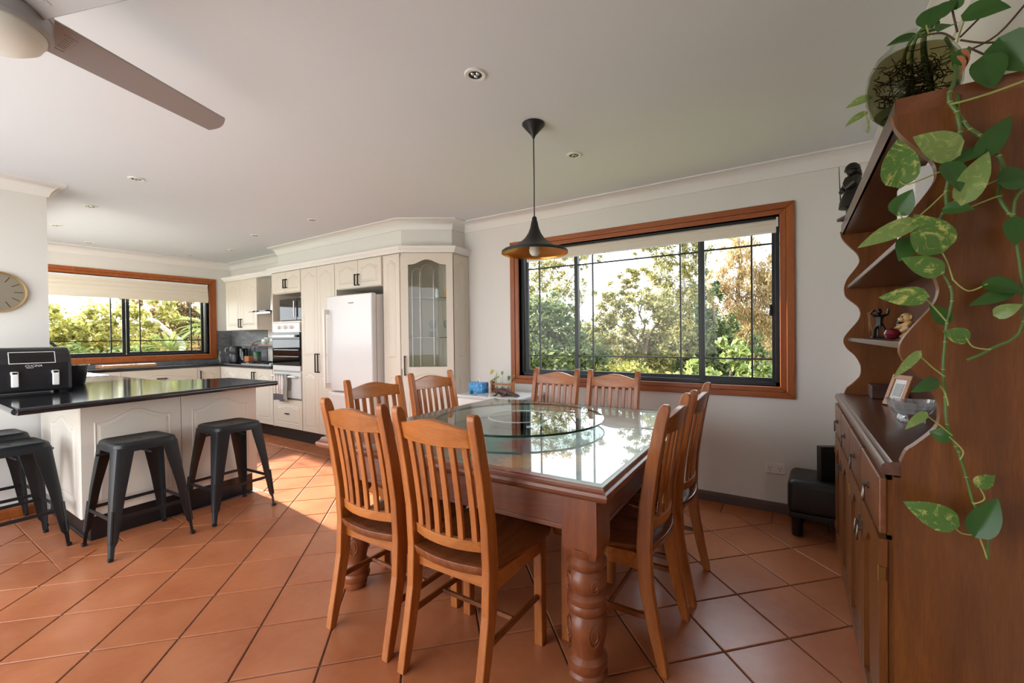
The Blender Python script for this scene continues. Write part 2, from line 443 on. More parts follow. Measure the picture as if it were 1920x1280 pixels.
# ---------------------------------------------------------------- the setting
def sweep(m, path, prof, closed=False):
    """profile (d, z) swept along a plan polyline; d is measured to the left of travel"""
    n = len(path); rs = []
    for i, p in enumerate(path):
        p = Vector(p)
        a = (p-Vector(path[i-1])).normalized() if (i or closed) else None
        b = (Vector(path[(i+1) % n])-p).normalized() if (i < n-1 or closed) else None
        a = a or b; b = b or a
        na, nb = Vector((-a.y, a.x)), Vector((-b.y, b.x))
        q = na+nb; q = q/q.dot(na)
        rs.append([(p.x+q.x*d, p.y+q.y*d, z) for d, z in prof])
    if closed:
        m.rings(rs+[rs[0]], True, False)
    else: m.rings(rs)
    return m
XW, YA, YK, XN, YN, XE, YS, ZC = -7.45, 3.40, 3.22, -4.70, .82, .50, -.75, 2.40

# floor slab with grout colour, tiles as children
fl = MB().box(XW-.1, XE+.1, YS-.1, YA+.1, -.12, -.005).build('floor', 'grout'); struct(fl)
TP = .3043; G0 = Vector((-3.683, .511)); E1 = Vector((.7085, .7057)); E2 = Vector((-.7057, .7085))
def clip(poly, x0, x1, y0, y1):
    for ax, lim, sg in ((0, x0, 1), (0, x1, -1), (1, y0, 1), (1, y1, -1)):
        out = []
        for i in range(len(poly)):
            a, b = poly[i-1], poly[i]
            da, db = (a[ax]-lim)*sg, (b[ax]-lim)*sg
            if (da >= 0) != (db >= 0):
                t = da/(da-db); out.append((a[0]+(b[0]-a[0])*t, a[1]+(b[1]-a[1])*t))
            if db >= 0: out.append(b)
        poly = out
        if not poly: break
    return poly
def area(p): return abs(sum(p[i-1][0]*p[i][1]-p[i][0]*p[i-1][1] for i in range(len(p))))/2 if len(p) > 2 else 0
RECTS = [(-2.62, .49, -.7, 3.19), (-3.53, .49, -.7, 2.66), (-4.68, .49, -.7, .61), (-7.0, .49, 1.80, 2.66)]
LEFT = {0: [(-3.53, -2.62, -.7, 2.66)], 1: [(-4.68, -3.53, -.7, .61), (-2.62, .49, 2.66, 3.19), (-7.0, -3.53, 1.80, 2.66)], 2: [(-3.53, .49, .61, 2.66)], 3: [(-3.53, .49, -.7, 1.80), (-2.62, .49, 2.66, 3.19)]}
polys = []
for i in range(-30, 31):
    for j in range(-30, 31):
        c = G0+TP*((j+.5)*E1-(i+.5)*E2)
        h = TP/2-.0032
        sq = [tuple(c+h*(a*E1+b*E2)) for a, b in ((-1, -1), (1, -1), (1, 1), (-1, 1))]
        cl = [clip(sq, *r) for r in RECTS]; bi = max(range(4), key=lambda k: area(cl[k])); best = cl[bi]
        if area(best) > .0012:
            polys.append((best, area(best) > .999*area(sq), c))
            if area(best) < .999*area(sq):      # the rest of a tile that turns a corner of the border
                for r in LEFT[bi]:
                    q = clip(sq, *r)
                    if area(q) > .0008: polys.append((q, False, c))
def strip(x0, x1, y0, y1, nx, ny):
    for a in range(nx):
        for b in range(ny):
            g = .003
            p = [(x0+(x1-x0)*a/nx+g, y0+(y1-y0)*b/ny+g), (x0+(x1-x0)*(a+1)/nx-g, y0+(y1-y0)*b/ny+g), (x0+(x1-x0)*(a+1)/nx-g, y0+(y1-y0)*(b+1)/ny-g), (x0+(x1-x0)*a/nx+g, y0+(y1-y0)*(b+1)/ny-g)]
            polys.append((p, False, Vector(((p[0][0]+p[2][0])/2, (p[0][1]+p[2][1])/2))))
strip(-2.62, .49, 3.19, 3.39, 10, 1); strip(-7.0, -2.62, 2.66, 2.92, 14, 1)
strip(-3.72, -3.53, .61, 1.80, 1, 4); strip(-4.68, -3.72, .61, .79, 3, 1)
def tile_mb(p, c=(0, 0)):
    m = MB(); q = [(x-c[0], y-c[1]) for x, y in p]; qi = offset(q, .003)
    m.rings([[(x, y, -.006) for x, y in q], [(x, y, -.0022) for x, y in q], [(x, y, 0) for x, y in qi]]); return m
def seen(c):
    d = Vector((c[0], c[1], -H)); z = d.dot(-bk)
    if z < .2: return 0
    u, v = CX+F*d.dot(rx)/z, CY-F*d.dot(up)/z
    return 1/z if -140 < u < 1700 and v < 1420 else 0
polys.sort(key=lambda q: -seen(q[2]))
full = None; rest = MB()
for k, (p, isfull, c) in enumerate(polys):
    if k < 300 and seen(c):
        if isfull:
            if full is None: full = tile_mb(p, c).build('tile', 'terracotta', fl)
            else:
                full2 = link('tile', full.data, fl)
                full2.location = (c.x, c.y, 0); continue
            full.location = (c.x, c.y, 0)
        else:
            o = tile_mb(p, c).build('tile', 'terracotta', fl); o.location = (c.x, c.y, 0)
    else: rest.v, rest.f = (lambda a: (rest.v+a.v, rest.f+[tuple(i+len(rest.v) for i in f) for f in a.f]))(tile_mb(p))
ro = rest.build('tiles_beyond', 'terracotta', fl); ro['kind'] = 'stuff'

def wallbox(name, boxes, mat='wall_paint'):
    m = MB()
    for b in boxes: m.box(*b)
    return struct(m.build(name, mat))
# window openings
A0, A1, AZ0, AZ1 = -2.22, -.085, .868, 2.05
B0, B1, BZ0, BZ1 = 1.00, 2.915, 1.03, 2.065
wallbox('wall_north', [(-5.6, A0, YA, YA+.14, -.1, ZC), (A1, XE+.14, YA, YA+.14, -.1, ZC), (A0, A1, YA, YA+.14, -.1, AZ0), (A0, A1, YA, YA+.14, AZ1, ZC)])
wallbox('wall_kitchen_north', [(XW-.14, -5.6, YK, YK+.32, -.1, ZC)])
wallbox('wall_west', [(XW-.14, XW, YN-.2, B0, -.1, ZC), (XW-.14, XW, B1, YK+.14, -.1, ZC), (XW-.14, XW, B0, B1, -.1, BZ0), (XW-.14, XW, B0, B1, BZ1, ZC)])
wallbox('wall_nib', [(XN-.14, XN, YS, YN, -.1, ZC)])
# unseen opening behind the clock wall, added to brighten the kitchen
wallbox('wall_kitchen_south', [(XW, -7.1, YN-.14, YN, -.1, ZC), (-5.0, XN-.14, YN-.14, YN, -.1, ZC), (-7.1, -5.0, YN-.14, YN, -.1, 1.1), (-7.1, -5.0, YN-.14, YN, 2.2, ZC)])
wallbox('wall_east', [(XE, XE+.14, YS, YA, -.1, ZC)])
# unseen roofless space behind the photographer, added to let skylight into the room
wallbox('wall_south', [(XN-.14, XE+.14, YS-.14, YS, 2.2, ZC+.15), (-1.1, XE+.14, YS-.14, YS, -.1, 2.2)])  # solid dresser-side end added out of view to hold light off that side
struct(MB().box(-9, 6, -8, YS-.1, -.12, -.01).build('floor_bounce', 'pale_bounce'))  # added pale slab, unseen, bounces skylight up onto the ceiling
m = MB().prism([(XE+.2, YS-.15), (XE+.2, YA+.2), (XW-.2, YA+.2), (XW-.2, YN-.15), (XN-.15, YN-.15), (XN-.15, YS-.15)], ZC, ZC+.15); struct(m.build('ceiling', 'ceiling_paint'))
# bulkhead over the tall cupboards
SOF = [(-5.62, YK), (-5.62, 2.97), (-3.31, 2.94), (-2.89, 3.215), (-2.885, YA)]
m = MB(); m.prism(SOF+[(-5.0, YA+.02)], 2.118, ZC)
struct(m.build('wall_bulkhead', 'wall_paint'))
CORN = [(0, 2.302), (.010, 2.302), (.014, 2.316), (.022, 2.338), (.036, 2.36), (.054, 2.376), (.074, 2.386), (.080, 2.386), (.090, 2.39), (.090, 2.402), (0, 2.402)]
def cornice(k, path):
    struct(sweep(MB(), path, CORN).build('trim_%d' % k, 'cornice_paint', smooth=True))
cornice(1, [(XE, YS), (XE, YA), (-2.885, YA), (-2.89, 3.215), (-3.31, 2.94), (-5.62, 2.97), (-5.62, YK), (XW, YK), (XW, YN), (XN, YN), (XN, YS)])
BASE = [(0, 0), (.018, 0), (.018, .05), (.012, .062), (.008, .068), (0, .068)]
struct(sweep(MB(), [(XE, YA), (-2.83, YA)], BASE).build('baseboard_north', 'skirting'))
struct(sweep(MB(), [(XN, .77), (XN, YS)], BASE).build('baseboard_nib', 'cedar_v'))
struct(sweep(MB(), [(XE, YS), (XE, YA)], BASE).build('baseboard_east', 'skirting'))

def window(name, M, x0, x1, z0, z1, cw, sashes, muntin_z, lining):
    """x0..x1, z0..z1: clear opening; cw: casing width; sashes: (glass x0, glass x1, [muntin xs], depth)"""
    o = sthing(name)
    X0, X1, Z0, Z1 = x0-cw, x1+cw, z0-cw*.88, z1+cw*.88
    for q, mt in (([(X0, Z1), (X1, Z1), (x1, z1), (x0, z1)], 'cedar'), ([(X0, Z0), (X1, Z0), (x1, z0), (x0, z0)], 'cedar'),
                  ([(X0, Z0), (X0, Z1), (x0, z1), (x0, z0)], 'cedar_v'), ([(X1, Z0), (X1, Z1), (x1, z1), (x1, z0)], 'cedar_v')):
        m = MB(); m.M = M
        c = [(a[0]*.45+b[0]*.55, a[1]*.45+b[1]*.55) for a, b in ((q[0], q[3]), (q[1], q[2]))]
        m.prism([q[0], q[1], c[1], c[0]], 0, .026)
        m.prism([c[0], c[1], q[2], q[3]], 0, .019)
        m.build('casing', mt, o, world=True, bevel=.004)
    m = MB(); m.M = M; d = .13
    for b in ((x0-.01, x0, z0-.01, z1+.01), (x1, x1+.01, z0-.01, z1+.01), (x0, x1, z0-.01, z0), (x0, x1, z1, z1+.01)):
        m.box(b[0], b[1], b[2], b[3], -d, 0)
    m.build('lining', lining, o, world=True)
    # aluminium frame
    fw = .028; m = MB(); m.M = M
    m.box(x0, x0+fw, z0, z1, -.11, -.03); m.box(x1-fw, x1, z0, z1, -.11, -.03); m.box(x0, x1, z0, z0+fw, -.11, -.03); m.box(x0, x1, z1-fw, z1, -.11, -.03)
    m.build('frame', 'black_alu', o, world=True, bevel=.002)
    for gx0, gx1, mus, dp in sashes:
        gz0, gz1, st = z0+.055, z1-.05, .034
        m = MB(); m.M = M
        m.box(gx0-st, gx0, gz0-st, gz1+st, dp-.022, dp); m.box(gx1, gx1+st, gz0-st, gz1+st, dp-.022, dp)
        m.box(gx0, gx1, gz0-st, gz0, dp-.022, dp); m.box(gx0, gx1, gz1, gz1+st, dp-.022, dp)
        sa = m.build('sash', 'black_alu', o, world=True, bevel=.002)
        b = .006
        for u in mus:
            m = MB(); m.M = M; m.box(u-b, u+b, gz0, gz1, dp-.018, dp-.004); m.build('muntin', 'black_alu', sa, world=True)
        for w in muntin_z:
            m = MB(); m.M = M; m.box(gx0, gx1, w-b, w+b, dp-.0175, dp-.0045); m.build('muntin', 'black_alu', sa, world=True)
        us = [gx0]+mus+[gx1]; ws = [gz0]+list(muntin_z)+[gz1]
        for a in range(len(us)-1):
            for c in range(len(ws)-1):
                m = MB(); m.M = M; m.box(us[a], us[a+1], ws[c], ws[c+1], dp-.013, dp-.010)
                m.build('pane', 'pane_glass', sa, world=True)
    return o
MA = frame((0, YA, 0), (1, 0, 0), (0, -1, 0))
wa = window('window_1', MA, A0, A1, AZ0, AZ1, .088, [(-2.15, -1.668, [-2.03], -.052), (-1.635, -.628, [-1.503, -.761], -.075), (-.578, -.135, [-.26], -.052)], (1.055, 1.868), 'black_alu')
m = MB(); m.M = MA; m.box(-.150, -.134, 1.36, 1.44, -.05, -.035); m.box(-.147, -.139, 1.40, 1.42, -.035, -.02)
m.build('latch', 'black_alu', wa, world=True, bevel=.002)
m = MB(); m.M = MA; m.lathe([(.006, 0), (.006, .006)], 10, (-.143, 1.405, -.03)); m.build('latch_screw', 'chrome', wa, world=True)
MBm = frame((XW, 0, 0), (0, 1, 0), (1, 0, 0))
wb = window('window_2', MBm, B0, B1, BZ0, BZ1, .088, [(1.05, 1.955, [1.847], -.052), (2.035, 2.84, [2.143, 2.72], -.075)], (1.235, 1.90), 'cedar')
# roller blind in the dining window
b = thing('roller_blind', 'cream roller blind wound up along the top of the dining window', 'blind', (-1.13, YA, 1.93))
m = MB(); m.M = MA
m.box(-2.145, -.105, 1.935, 2.022, -.028, -.022); m.build('fabric', 'blind_fabric', b, world=True)
m = MB(); m.tube([(-2.15, YA+.035, 2.01), (-.1, YA+.035, 2.01)], .02, 12); m.build('roller', 'blind_fabric', b, world=True, smooth=True)
m = MB(); m.tube([(-2.14, YA+.024, 1.94), (-.108, YA+.024, 1.94)], .007, 8); m.build('bottom_rail', 'white_plastic', b, world=True, smooth=True)
m = MB(); m.box(-.105, -.092, YA+.015, YA+.05, 1.975, 2.04); m.build('bracket', 'white_plastic', b, world=True)
# roman blind in the kitchen window
b = thing('roman_blind', 'folded cream roman blind across the top of the kitchen window', 'blind', (XW, 1.95, 1.78))
for k, (z0, z1, d) in enumerate([(1.985, 2.045, .0), (1.93, 2.005, .008), (1.875, 1.95, .016), (1.785, 1.90, .024)]):
    m = MB(); m.M = MBm
    m.grid(lambda u, v, z0=z0, z1=z1, d=d: (B0+.02+(B1-B0-.03)*u, z0+(z1-z0)*v, -.015+d+.012*math.sin(PI*v)), 6, 6)
    m.grid(lambda u, v, z0=z0, z1=z1, d=d: (B0+.02+(B1-B0-.03)*u, z0+(z1-z0)*v, -.02+d+.008*math.sin(PI*v)), 6, 6)
    m.build('fold', 'blind_fabric', b, world=True, smooth=True)
m = MB(); m.M = MBm; m.box(B0+.02, B1-.01, 2.03, 2.055, -.03, .005); m.build('headrail', 'white_plastic', b, world=True)
# slate splashbacks
m = MB().box(XW, -6.4, YK-.012, YK, .87, 1.37); sb = struct(m.build('trim_12', 'slate'))
m = MB().box(XW, XW+.012, YN, YK-.012, .87, .955); m.box(XW, XW+.012, 3.005, YK-.012, .955, 1.37); struct(m.build('trim_13', 'slate'))
# power outlet on the window wall
o = thing('power_outlet', 'white double power point low on the wall under the dining window', 'power outlet', (-.117, YA, .305))
m = MB(); m.M = MA; m.box(-.178, -.058, .268, .342, 0, .010); m.build('plate', 'white_plastic', o, world=True, bevel=.003)
for cx in (-.148, -.088):
    m = MB(); m.M = MA; m.box(cx-.008, cx+.008, .318, .334, .009, .014); m.build('switch', 'white_plastic', o, world=True, bevel=.002)
    for dx, dz, rt in ((-.008, .008, .5), (.008, .008, -.5), (0, -.010, 0)):
        m = MB(); m.M = MA @ Matrix.Translation((cx+dx, .298+dz, 0)) @ Matrix.Rotation(rt, 4, 'Z'); m.box(-.0015, .0015, -.005, .005, .009, .0105)
        m.build('socket_slot', 'nozzle_dark', o, world=True)
# ---------------------------------------------------------------- kitchen
YF = 2.86
def FN(x, z, y=YF): return frame((x, y+.018, z), (1, 0, 0), (0, -1, 0))
HAND = lambda p, x, z, L=.13, y=YF: bar_handle(p, frame((x, y, z), (1, 0, 0), (0, -1, 0)), L)
CG = 'tall cream kitchen cupboards'
# oven tower
o = thing('oven_tower', 'cream oven tower with microwave niche, standing next to the gas cooktop bench', 'cabinet', (-5.245, 3.1, 0), 0, CG)
m = MB(); x0, x1 = -5.575, -4.936
m.box(x0, x0+.02, YF+.002, 3.21, .145, 2.06); m.box(x1-.018, x1, YF+.02, 3.21, .145, 2.06)
m.box(x0+.02, x1-.018, 3.195, 3.21, .145, 2.06); m.box(x0+.02, x1-.018, YF+.002, 3.195, 1.43, 1.452); m.box(x0+.02, x1-.018, YF+.02, 3.195, 1.79, 1.81)
m.box(x0+.02, x1-.018, YF+.02, 3.195, 2.04, 2.06); m.box(x0+.02, x1-.018, YF+.02, 3.195, .145, .165); m.box(x0+.02, x1-.018, YF+.02, 3.195, .835, .85)
m.box(x0+.02, x1-.018, YF+.02, 3.195, .505, .52); m.build('body', 'cabinet_cream', o, world=True)
for a, b, hx in ((-5.553, -5.247, -5.272), (-5.247, -4.941, -5.222)):
    d = door('door', o, FN(a, 1.797), b-a, .255, rise=.03, mar=.045); HAND(d, hx, 1.85, .11)
d = door('drawer', o, FN(-5.553, .15), .612, .352, rise=.03); bar_handle(d, frame((-5.28, YF, .33), (1, 0, 0), (0, -1, 0)), .07, vertical=False)
m = MB().box(x0, x1, 2.91, 2.93, 0, .145); m.build('kickboard', 'black_plinth', o, world=True)
# built-in oven
o = thing('built_in_oven', 'white-fronted built-in oven with black glass door, above the warming drawer', 'oven', (-5.245, 3.0, .85))
m = MB().box(-5.55, -4.95, YF+.005, 3.15, .851, 1.428); m.build('body', 'steel', o, world=True)
m = MB().box(-5.55, -4.95, YF-.012, YF+.005, 1.325, 1.428); cp = m.build('control_panel', 'oven_white', o, world=True, bevel=.002)
for k in range(3):
    m = MB(); m.M = frame((-5.38+k*.135, YF-.012, 1.378), (1, 0, 0), (0, -1, 0)); m.lathe([(.027, 0), (.026, .006), (.019, .009), (.017, .026), (.012, .028)], 20); m.box(-.003, .003, -.017, .017, .02, .031)
    m.build('knob', 'white_plastic', cp, world=True, smooth=True)
m = MB().box(-5.55, -4.95, YF-.014, YF+.003, .915, 1.318); od = m.build('oven_door', 'black_gloss', o, world=True, bevel=.002)
m = MB(); m.box(-5.50, -5.0, YF-.05, YF-.036, 1.255, 1.285); m.box(-5.49, -5.47, YF-.04, YF-.012, 1.262, 1.278); m.box(-5.03, -5.01, YF-.04, YF-.012, 1.262, 1.278)
m.build('handle', 'oven_white', od, world=True, bevel=.003)
for z in (1.02, 1.10):
    m = MB().box(-5.52, -4.98, YF-.0155, YF-.013, z, z+.008); m.build('rack_trim', 'steel', od, world=True)
m = MB().box(-5.55, -4.95, YF-.012, YF+.003, .852, .912); m.build('vent_strip', 'oven_white', o, world=True, bevel=.002)
o = thing('warming_drawer', 'white warming drawer with bar handle below the wall oven', 'oven', (-5.245, 3.0, .52))
m = MB().box(-5.55, -4.95, YF-.006, 3.1, .522, .833); m.build('front', 'oven_white', o, world=True, bevel=.003)
m = MB(); m.tube([(-5.51, YF-.045, .785), (-4.99, YF-.045, .785)], .013, 10); m.tube([(-5.49, YF-.045, .785), (-5.49, YF-.006, .785)], .008, 8); m.tube([(-5.01, YF-.045, .785), (-5.01, YF-.006, .785)], .008, 8)
m.build('handle', 'white_gloss', o, world=True, smooth=True)
m = MB().box(-5.555, -4.945, YF-.007, YF+.002, .519, .526); m.build('trim', 'steel', o, world=True)
# tea towel over that handle
def towel(name, label, x0, x1, zb, mat, dy):
    o = thing(name, label, 'towel', ((x0+x1)/2, YF-.05, zb))
    m = MB()
    f = lambda s, off: (lambda u, v: (x0+(x1-x0)*u+.008*math.sin(6*v), YF-.062-dy-off-.010*math.sin(u*9+1)*v-.004*math.sin(u*21), .803-(.803-zb)*v+.006*math.sin(u*5)*v))
    m.slab(f(0, .0), f(0, -.004), 14, 10)
    m.build('front_fold', mat, o, smooth=True, world=True)
    m = MB(); m.slab(lambda u, v: (x0+(x1-x0)*u, YF-.026, .803-(.35)*(.9-.55*0)*v*.6), lambda u, v: (x0+(x1-x0)*u, YF-.022, .803-.35*.54*v), 6, 4)
    m.grid(lambda u, v: (x0+(x1-x0)*u, YF-.045-dy-(.018+.0)*math.cos(PI*v), .803+.008*math.sin(PI*v)), 8, 5)
    m.build('back_fold', mat, o, smooth=True, world=True)
    return o
towel('tea_towel', 'plaid tea towel hanging on the warming drawer handle', -5.435, -5.22, .49, 'plaid', .0)
towel('oven_cloth', 'narrow grey striped cloth hanging beside the plaid tea towel', -5.205, -5.15, .51, 'photo_grey', .0)
# microwave
o = thing('microwave', 'black microwave with mirrored door in the oven tower niche', 'microwave', (-5.2, 3.05, 1.452))
m = MB().box(-5.44, -4.965, 2.90, 3.18, 1.456, 1.725); m.build('body', 'black_plastic', o, world=True, bevel=.004)
m = MB().box(-5.435, -5.07, 2.882, 2.90, 1.462, 1.72); d = m.build('door', 'black_gloss', o, world=True, bevel=.003)
m = MB().box(-5.065, -4.97, 2.884, 2.90, 1.462, 1.72); d = m.build('control_panel', 'black_gloss', o, world=True, bevel=.003)
m = MB(); m.tube([(-5.085, 2.862, 1.50), (-5.085, 2.862, 1.69)], .007, 8); m.build('handle', 'steel', o, world=True)
# pantry
o = thing('pantry_cupboard', 'full-height cream pantry with two tall doors beside the fridge', 'cabinet', (-4.6, 3.1, 0), 0, CG)
m = MB().box(-4.934, -4.27, YF+.02, 3.38, .145, 2.06); m.build('body', 'cabinet_cream', o, world=True)
for a, b, hx in ((-4.930, -4.606, -4.632), (-4.606, -4.282, -4.580)):
    d = door('door', o, FN(a, .15), b-a, 1.9, rise=.04, mar=.05, panels=((0, .395), (.44, 1))); HAND(d, hx, .85, .215)
m = MB().box(-4.934, -4.27, 2.91, 2.93, 0, .145); m.build('kickboard', 'black_plinth', o, world=True)
# over-fridge cupboard
o = thing('overfridge_cupboard', 'cream two-door cupboard mounted above the white fridge', 'cabinet', (-3.88, 3.1, 1.76), 0, CG)
m = MB().box(-4.25, -3.51, YF+.02, 3.38, 1.762, 2.06); m.box(-4.28, -4.25, YF+.004, 3.38, 0, 2.06); m.build('body', 'cabinet_cream', o, world=True)
for a, b, hx in ((-4.248, -3.88, -3.905), (-3.88, -3.512, -3.855)):
    d = door('door', o, FN(a, 1.765), b-a, .285, rise=.03, mar=.05); HAND(d, hx, 1.785, .12)
o = thing('filler_panel', 'narrow cream panel between the fridge and the glass display cupboard', 'panel', (-3.37, 3.1, 0))
m = MB().box(-3.508, -3.25, YF+.02, 3.38, .02, 2.06); m.build('body', 'cabinet_cream', o, world=True)
door('door', o, FN(-3.485, .15), .235, 1.9, rise=.03, mar=.055, panels=((0, .4), (.44, 1)))
# fridge
o = thing('fridge', 'tall white bottom-freezer fridge between pantry and display cupboard', 'fridge', (-3.81, 3.05, 0))
m = MB().box(-4.235, -3.52, 2.802, 3.34, .03, 1.67); m.build('body', 'white_gloss', o, world=True, bevel=.004)
m = MB().box(-4.245, -3.514, 2.74, 2.80, .685, 1.682); d = m.build('door', 'white_gloss', o, world=True, bevel=.012, seg=3)
m = MB(); m.box(-4.235, -4.205, 2.685, 2.705, .762, 1.488); m.box(-4.235, -4.205, 2.685, 2.742, 1.49, 1.54); m.box(-4.235, -4.205, 2.685, 2.742, .71, .76)
m.build('handle', 'white_plastic', d, world=True, bevel=.004)
m = MB().box(-3.875, -3.79, 2.7388, 2.7405, 1.59, 1.601); m.build('badge', 'pewter', d, world=True)
m = MB().box(-4.245, -3.514, 2.74, 2.80, .06, .672); d = m.build('freezer_drawer', 'white_gloss', o, world=True, bevel=.012, seg=3)
m = MB().box(-4.16, -3.6, 2.73, 2.742, .64, .665); m.build('grip', 'white_plastic', d, world=True)
m = MB().box(-4.22, -3.54, 2.82, 3.3, 0, .03); m.build('base', 'black_plinth', o, world=True)
# angled glass display cupboard
P, Q, S3 = Vector((-3.236, 2.872)), Vector((-2.823, 3.155)), Vector((-2.84, 3.398))
o = thing('display_cupboard', 'cream angled corner cupboard with arched glass door by the dining window wall', 'cabinet', (-3.05, 3.2, 0), 0, CG)
m = MB()
m.prism([tuple(P), tuple(Q), tuple(S3), (-3.25, 3.398)], .02, .93); m.prism([tuple(P), tuple(Q), tuple(S3), (-3.25, 3.398)], 2.03, 2.06)
m.prism([(-3.25, 2.872), tuple(P), (-3.236, 3.398), (-3.25, 3.398)], .93, 2.03)
m.prism([(-3.236, 3.398), (-3.236, 3.38), (-2.85, 3.38), (-2.84, 3.398)], .93, 2.03)
m.prism([tuple(Q), tuple(S3), (S3.x-.02, S3.y), (Q.x-.018, Q.y+.005)], .93, 2.03)
m.build('body', 'cabinet_cream', o, world=True)
ux = (Q-P).normalized(); nn = Vector((ux.y, -ux.x)); Wd = (Q-P).length
MD = frame((P.x, P.y, .15), (ux.x, ux.y, 0), (nn.x, nn.y, 0))
hd = 1.9; gx0, gx1, gy0, gy1 = .068, Wd-.068, .80, 1.84
m = MB(); m.M = MD
ar = arch(gx0, gx1, gy0, gy1, .05)
th = .02
m.prism([(.004, .002), (Wd-.004, .002), (Wd-.004, gy0), (.004, gy0)], 0, th)
m.prism([(.004, gy0), (gx0, gy0), (gx0, hd), (.004, hd)], 0, th); m.prism([(gx1, gy0), (Wd-.004, gy0), (Wd-.004, hd), (gx1, hd)], 0, th)
m.prism([(gx0, hd), (gx1, hd)]+ar[2:][::1], 0, th)
ou = arch(.06, Wd-.06, .06, gy0-.06, .03)
m.rings([[(x, y, z) for x, y in p] for p, z in ((ou, th), (offset(ou, .006), th+.004), (offset(ou, .012), th+.0005), (offset(ou, .03), th+.0045))])
d = m.build('door', 'cabinet_cream', o, world=True)
m = MB(); m.M = MD; m.prism(ar, .006, .010); gp = m.build('glass', 'clear_glass', d, world=True)
# leaded arcs on the glass
for cxs, w in ((.5, .16), (.22, .1), (.78, .1)):
    c = gx0+(gx1-gx0)*cxs; w *= .9
    pts = [(c-w/2, gy0+.01, .012)]+[(c-w/2*math.cos(PI*k/10), gy1-.16+w*.8*math.sin(PI*k/10), .012) for k in range(11)]+[(c+w/2, gy0+.01, .012)]
    pts = [p for p in pts if gx0 < p[0] < gx1]
    m = MB(); m.M = MD; m.tube(pts, .0013, 5); m.build('leading', 'steel', gp, world=True)
bar_handle(d, frame((P.x+ux.x*.03+nn.x*.02, P.y+ux.y*.03+nn.y*.02, .87), (ux.x, ux.y, 0), (nn.x, nn.y, 0)), .19)
for z in (1.23, 1.62):
    m = MB(); m.prism([tuple(P+ux*.02-nn*.02), tuple(Q-ux*.02-nn*.02), (-2.86, 3.375), (-3.23, 3.375)], z, z+.006); gs = m.build('glass_shelf', 'green_glass', o, world=True)
    m = MB(); e0, e1 = P+ux*.02-nn*.02, Q-ux*.02-nn*.02; m.prism([tuple(e0), tuple(e1), tuple(e1+nn*.002), tuple(e0+nn*.002)], z, z+.006); m.build('shelf_edge', 'glass_edge', gs, world=True)
du = (S3-Q).normalized(); dn = Vector((du.y, -du.x))
door('end_panel', o, frame((Q.x, Q.y, .15), (du.x, du.y, 0), (dn.x, dn.y, 0)), (S3-Q).length, 1.9, rise=.03, mar=.06, th=.008, panels=((0, .42), (.44, 1)))
m = MB().prism([(P.x-.014, P.y+.05), (Q.x-.05, Q.y+.05), (S3.x-.05, S3.y), (P.x-.014, S3.y)], 0, .02); m.build('kickboard', 'black_plinth', o, world=True)
def glassware(label, x, y, z, prof, mat='clear_glass', name='wine_glass', cat='glass', extra=None):
    o = MB().lathe(prof, 16, (x, y, z), cap=True).build(name, mat, smooth=True); return tag(o, label, cat)
GOB = [(.03, 0), (.028, .004), (.005, .008), (.004, .07), (.02, .085), (.034, .11), (.036, .14), (.030, .17), (.028, .17), (.033, .14), (.031, .11), (.016, .09)]
glassware('clear wine goblet with blue bands on the middle glass shelf of the display cupboard', -3.08, 3.13, 1.236, GOB)
glassware('clear round wine goblet at the right on the middle glass shelf', -2.95, 3.2, 1.236, [(r*1.1, z) for r, z in GOB])
glassware('short clear tumbler on the middle glass shelf of the display cupboard', -3.16, 3.2, 1.236, [(.025, 0), (.03, .06), (.028, .06), (.022, .005)], name='tumbler')
glassware('painted mug on the top glass shelf of the display cupboard', -2.955, 3.22, 1.626, [(.04, 0), (.045, .04), (.045, .09), (.04, .09), (.04, .01)], 'monkey_tan', 'mug', 'mug')
glassware('tall clear bottle on the top glass shelf of the display cupboard', -3.02, 3.17, 1.626, [(.022, 0), (.024, .09), (.012, .12), (.012, .17), (.008, .17)], 'clear_glass', 'bottle', 'bottle')
glassware('small white vase on the top glass shelf beside the painted mug', -3.10, 3.22, 1.626, [(.02, 0), (.028, .04), (.015, .08), (.018, .1), (.012, .1)], 'white_gloss', 'vase', 'vase')
# moulding over the tall cupboards
MOU = [(0, 2.056), (.012, 2.056), (.020, 2.075), (.036, 2.096), (.040, 2.108), (.040, 2.116), (0, 2.116)]
o = sweep(MB(), [(-2.84, 3.395), (Q.x+.014, Q.y-.01), (P.x+.005, P.y-.014), (-5.577, 2.86), (-5.577, 3.215)], MOU).build('cupboard_moulding', 'cornice_paint')
tag(o, 'cream top moulding running along the tall kitchen cupboards', 'moulding')
# wall cupboard left of the range hood
o = thing('wall_cupboard', 'cream two-door wall cupboard between kitchen window and range hood', 'cabinet', (-6.5, 3.08, 1.36))
m = MB().box(-6.95, -6.085, 2.95, 3.21, 1.363, 2.06); m.build('body', 'cabinet_cream', o, world=True)
for a, b, hx in ((-6.948, -6.518, -6.545), (-6.518, -6.088, -6.49)):
    d = door('door', o, FN(a, 1.366, 2.93), b-a, .69, rise=.05, mar=.065); HAND(d, hx, 1.40, .12, 2.93)
m = sweep(MB(), [(-5.6, 2.93), (-6.95, 2.93), (-6.95, 3.21)], MOU); m.build('moulding', 'cornice_paint', o, world=True)
# range hood
o = thing('range_hood', 'stainless range hood with dark glass canopy above the gas cooktop', 'range hood', (-5.8, 3.05, 1.57))
m = MB().box(-5.86, -5.60, 2.99, 3.2, 1.60, 2.055); m.build('chimney', 'steel', o, world=True)
m = MB().box(-6.03, -5.59, 2.80, 3.2, 1.585, 1.60); m.build('canopy', 'black_gloss', o, world=True)
m = MB().box(-5.98, -5.60, 2.85, 3.2, 1.562, 1.585); m.build('body', 'steel', o, world=True)
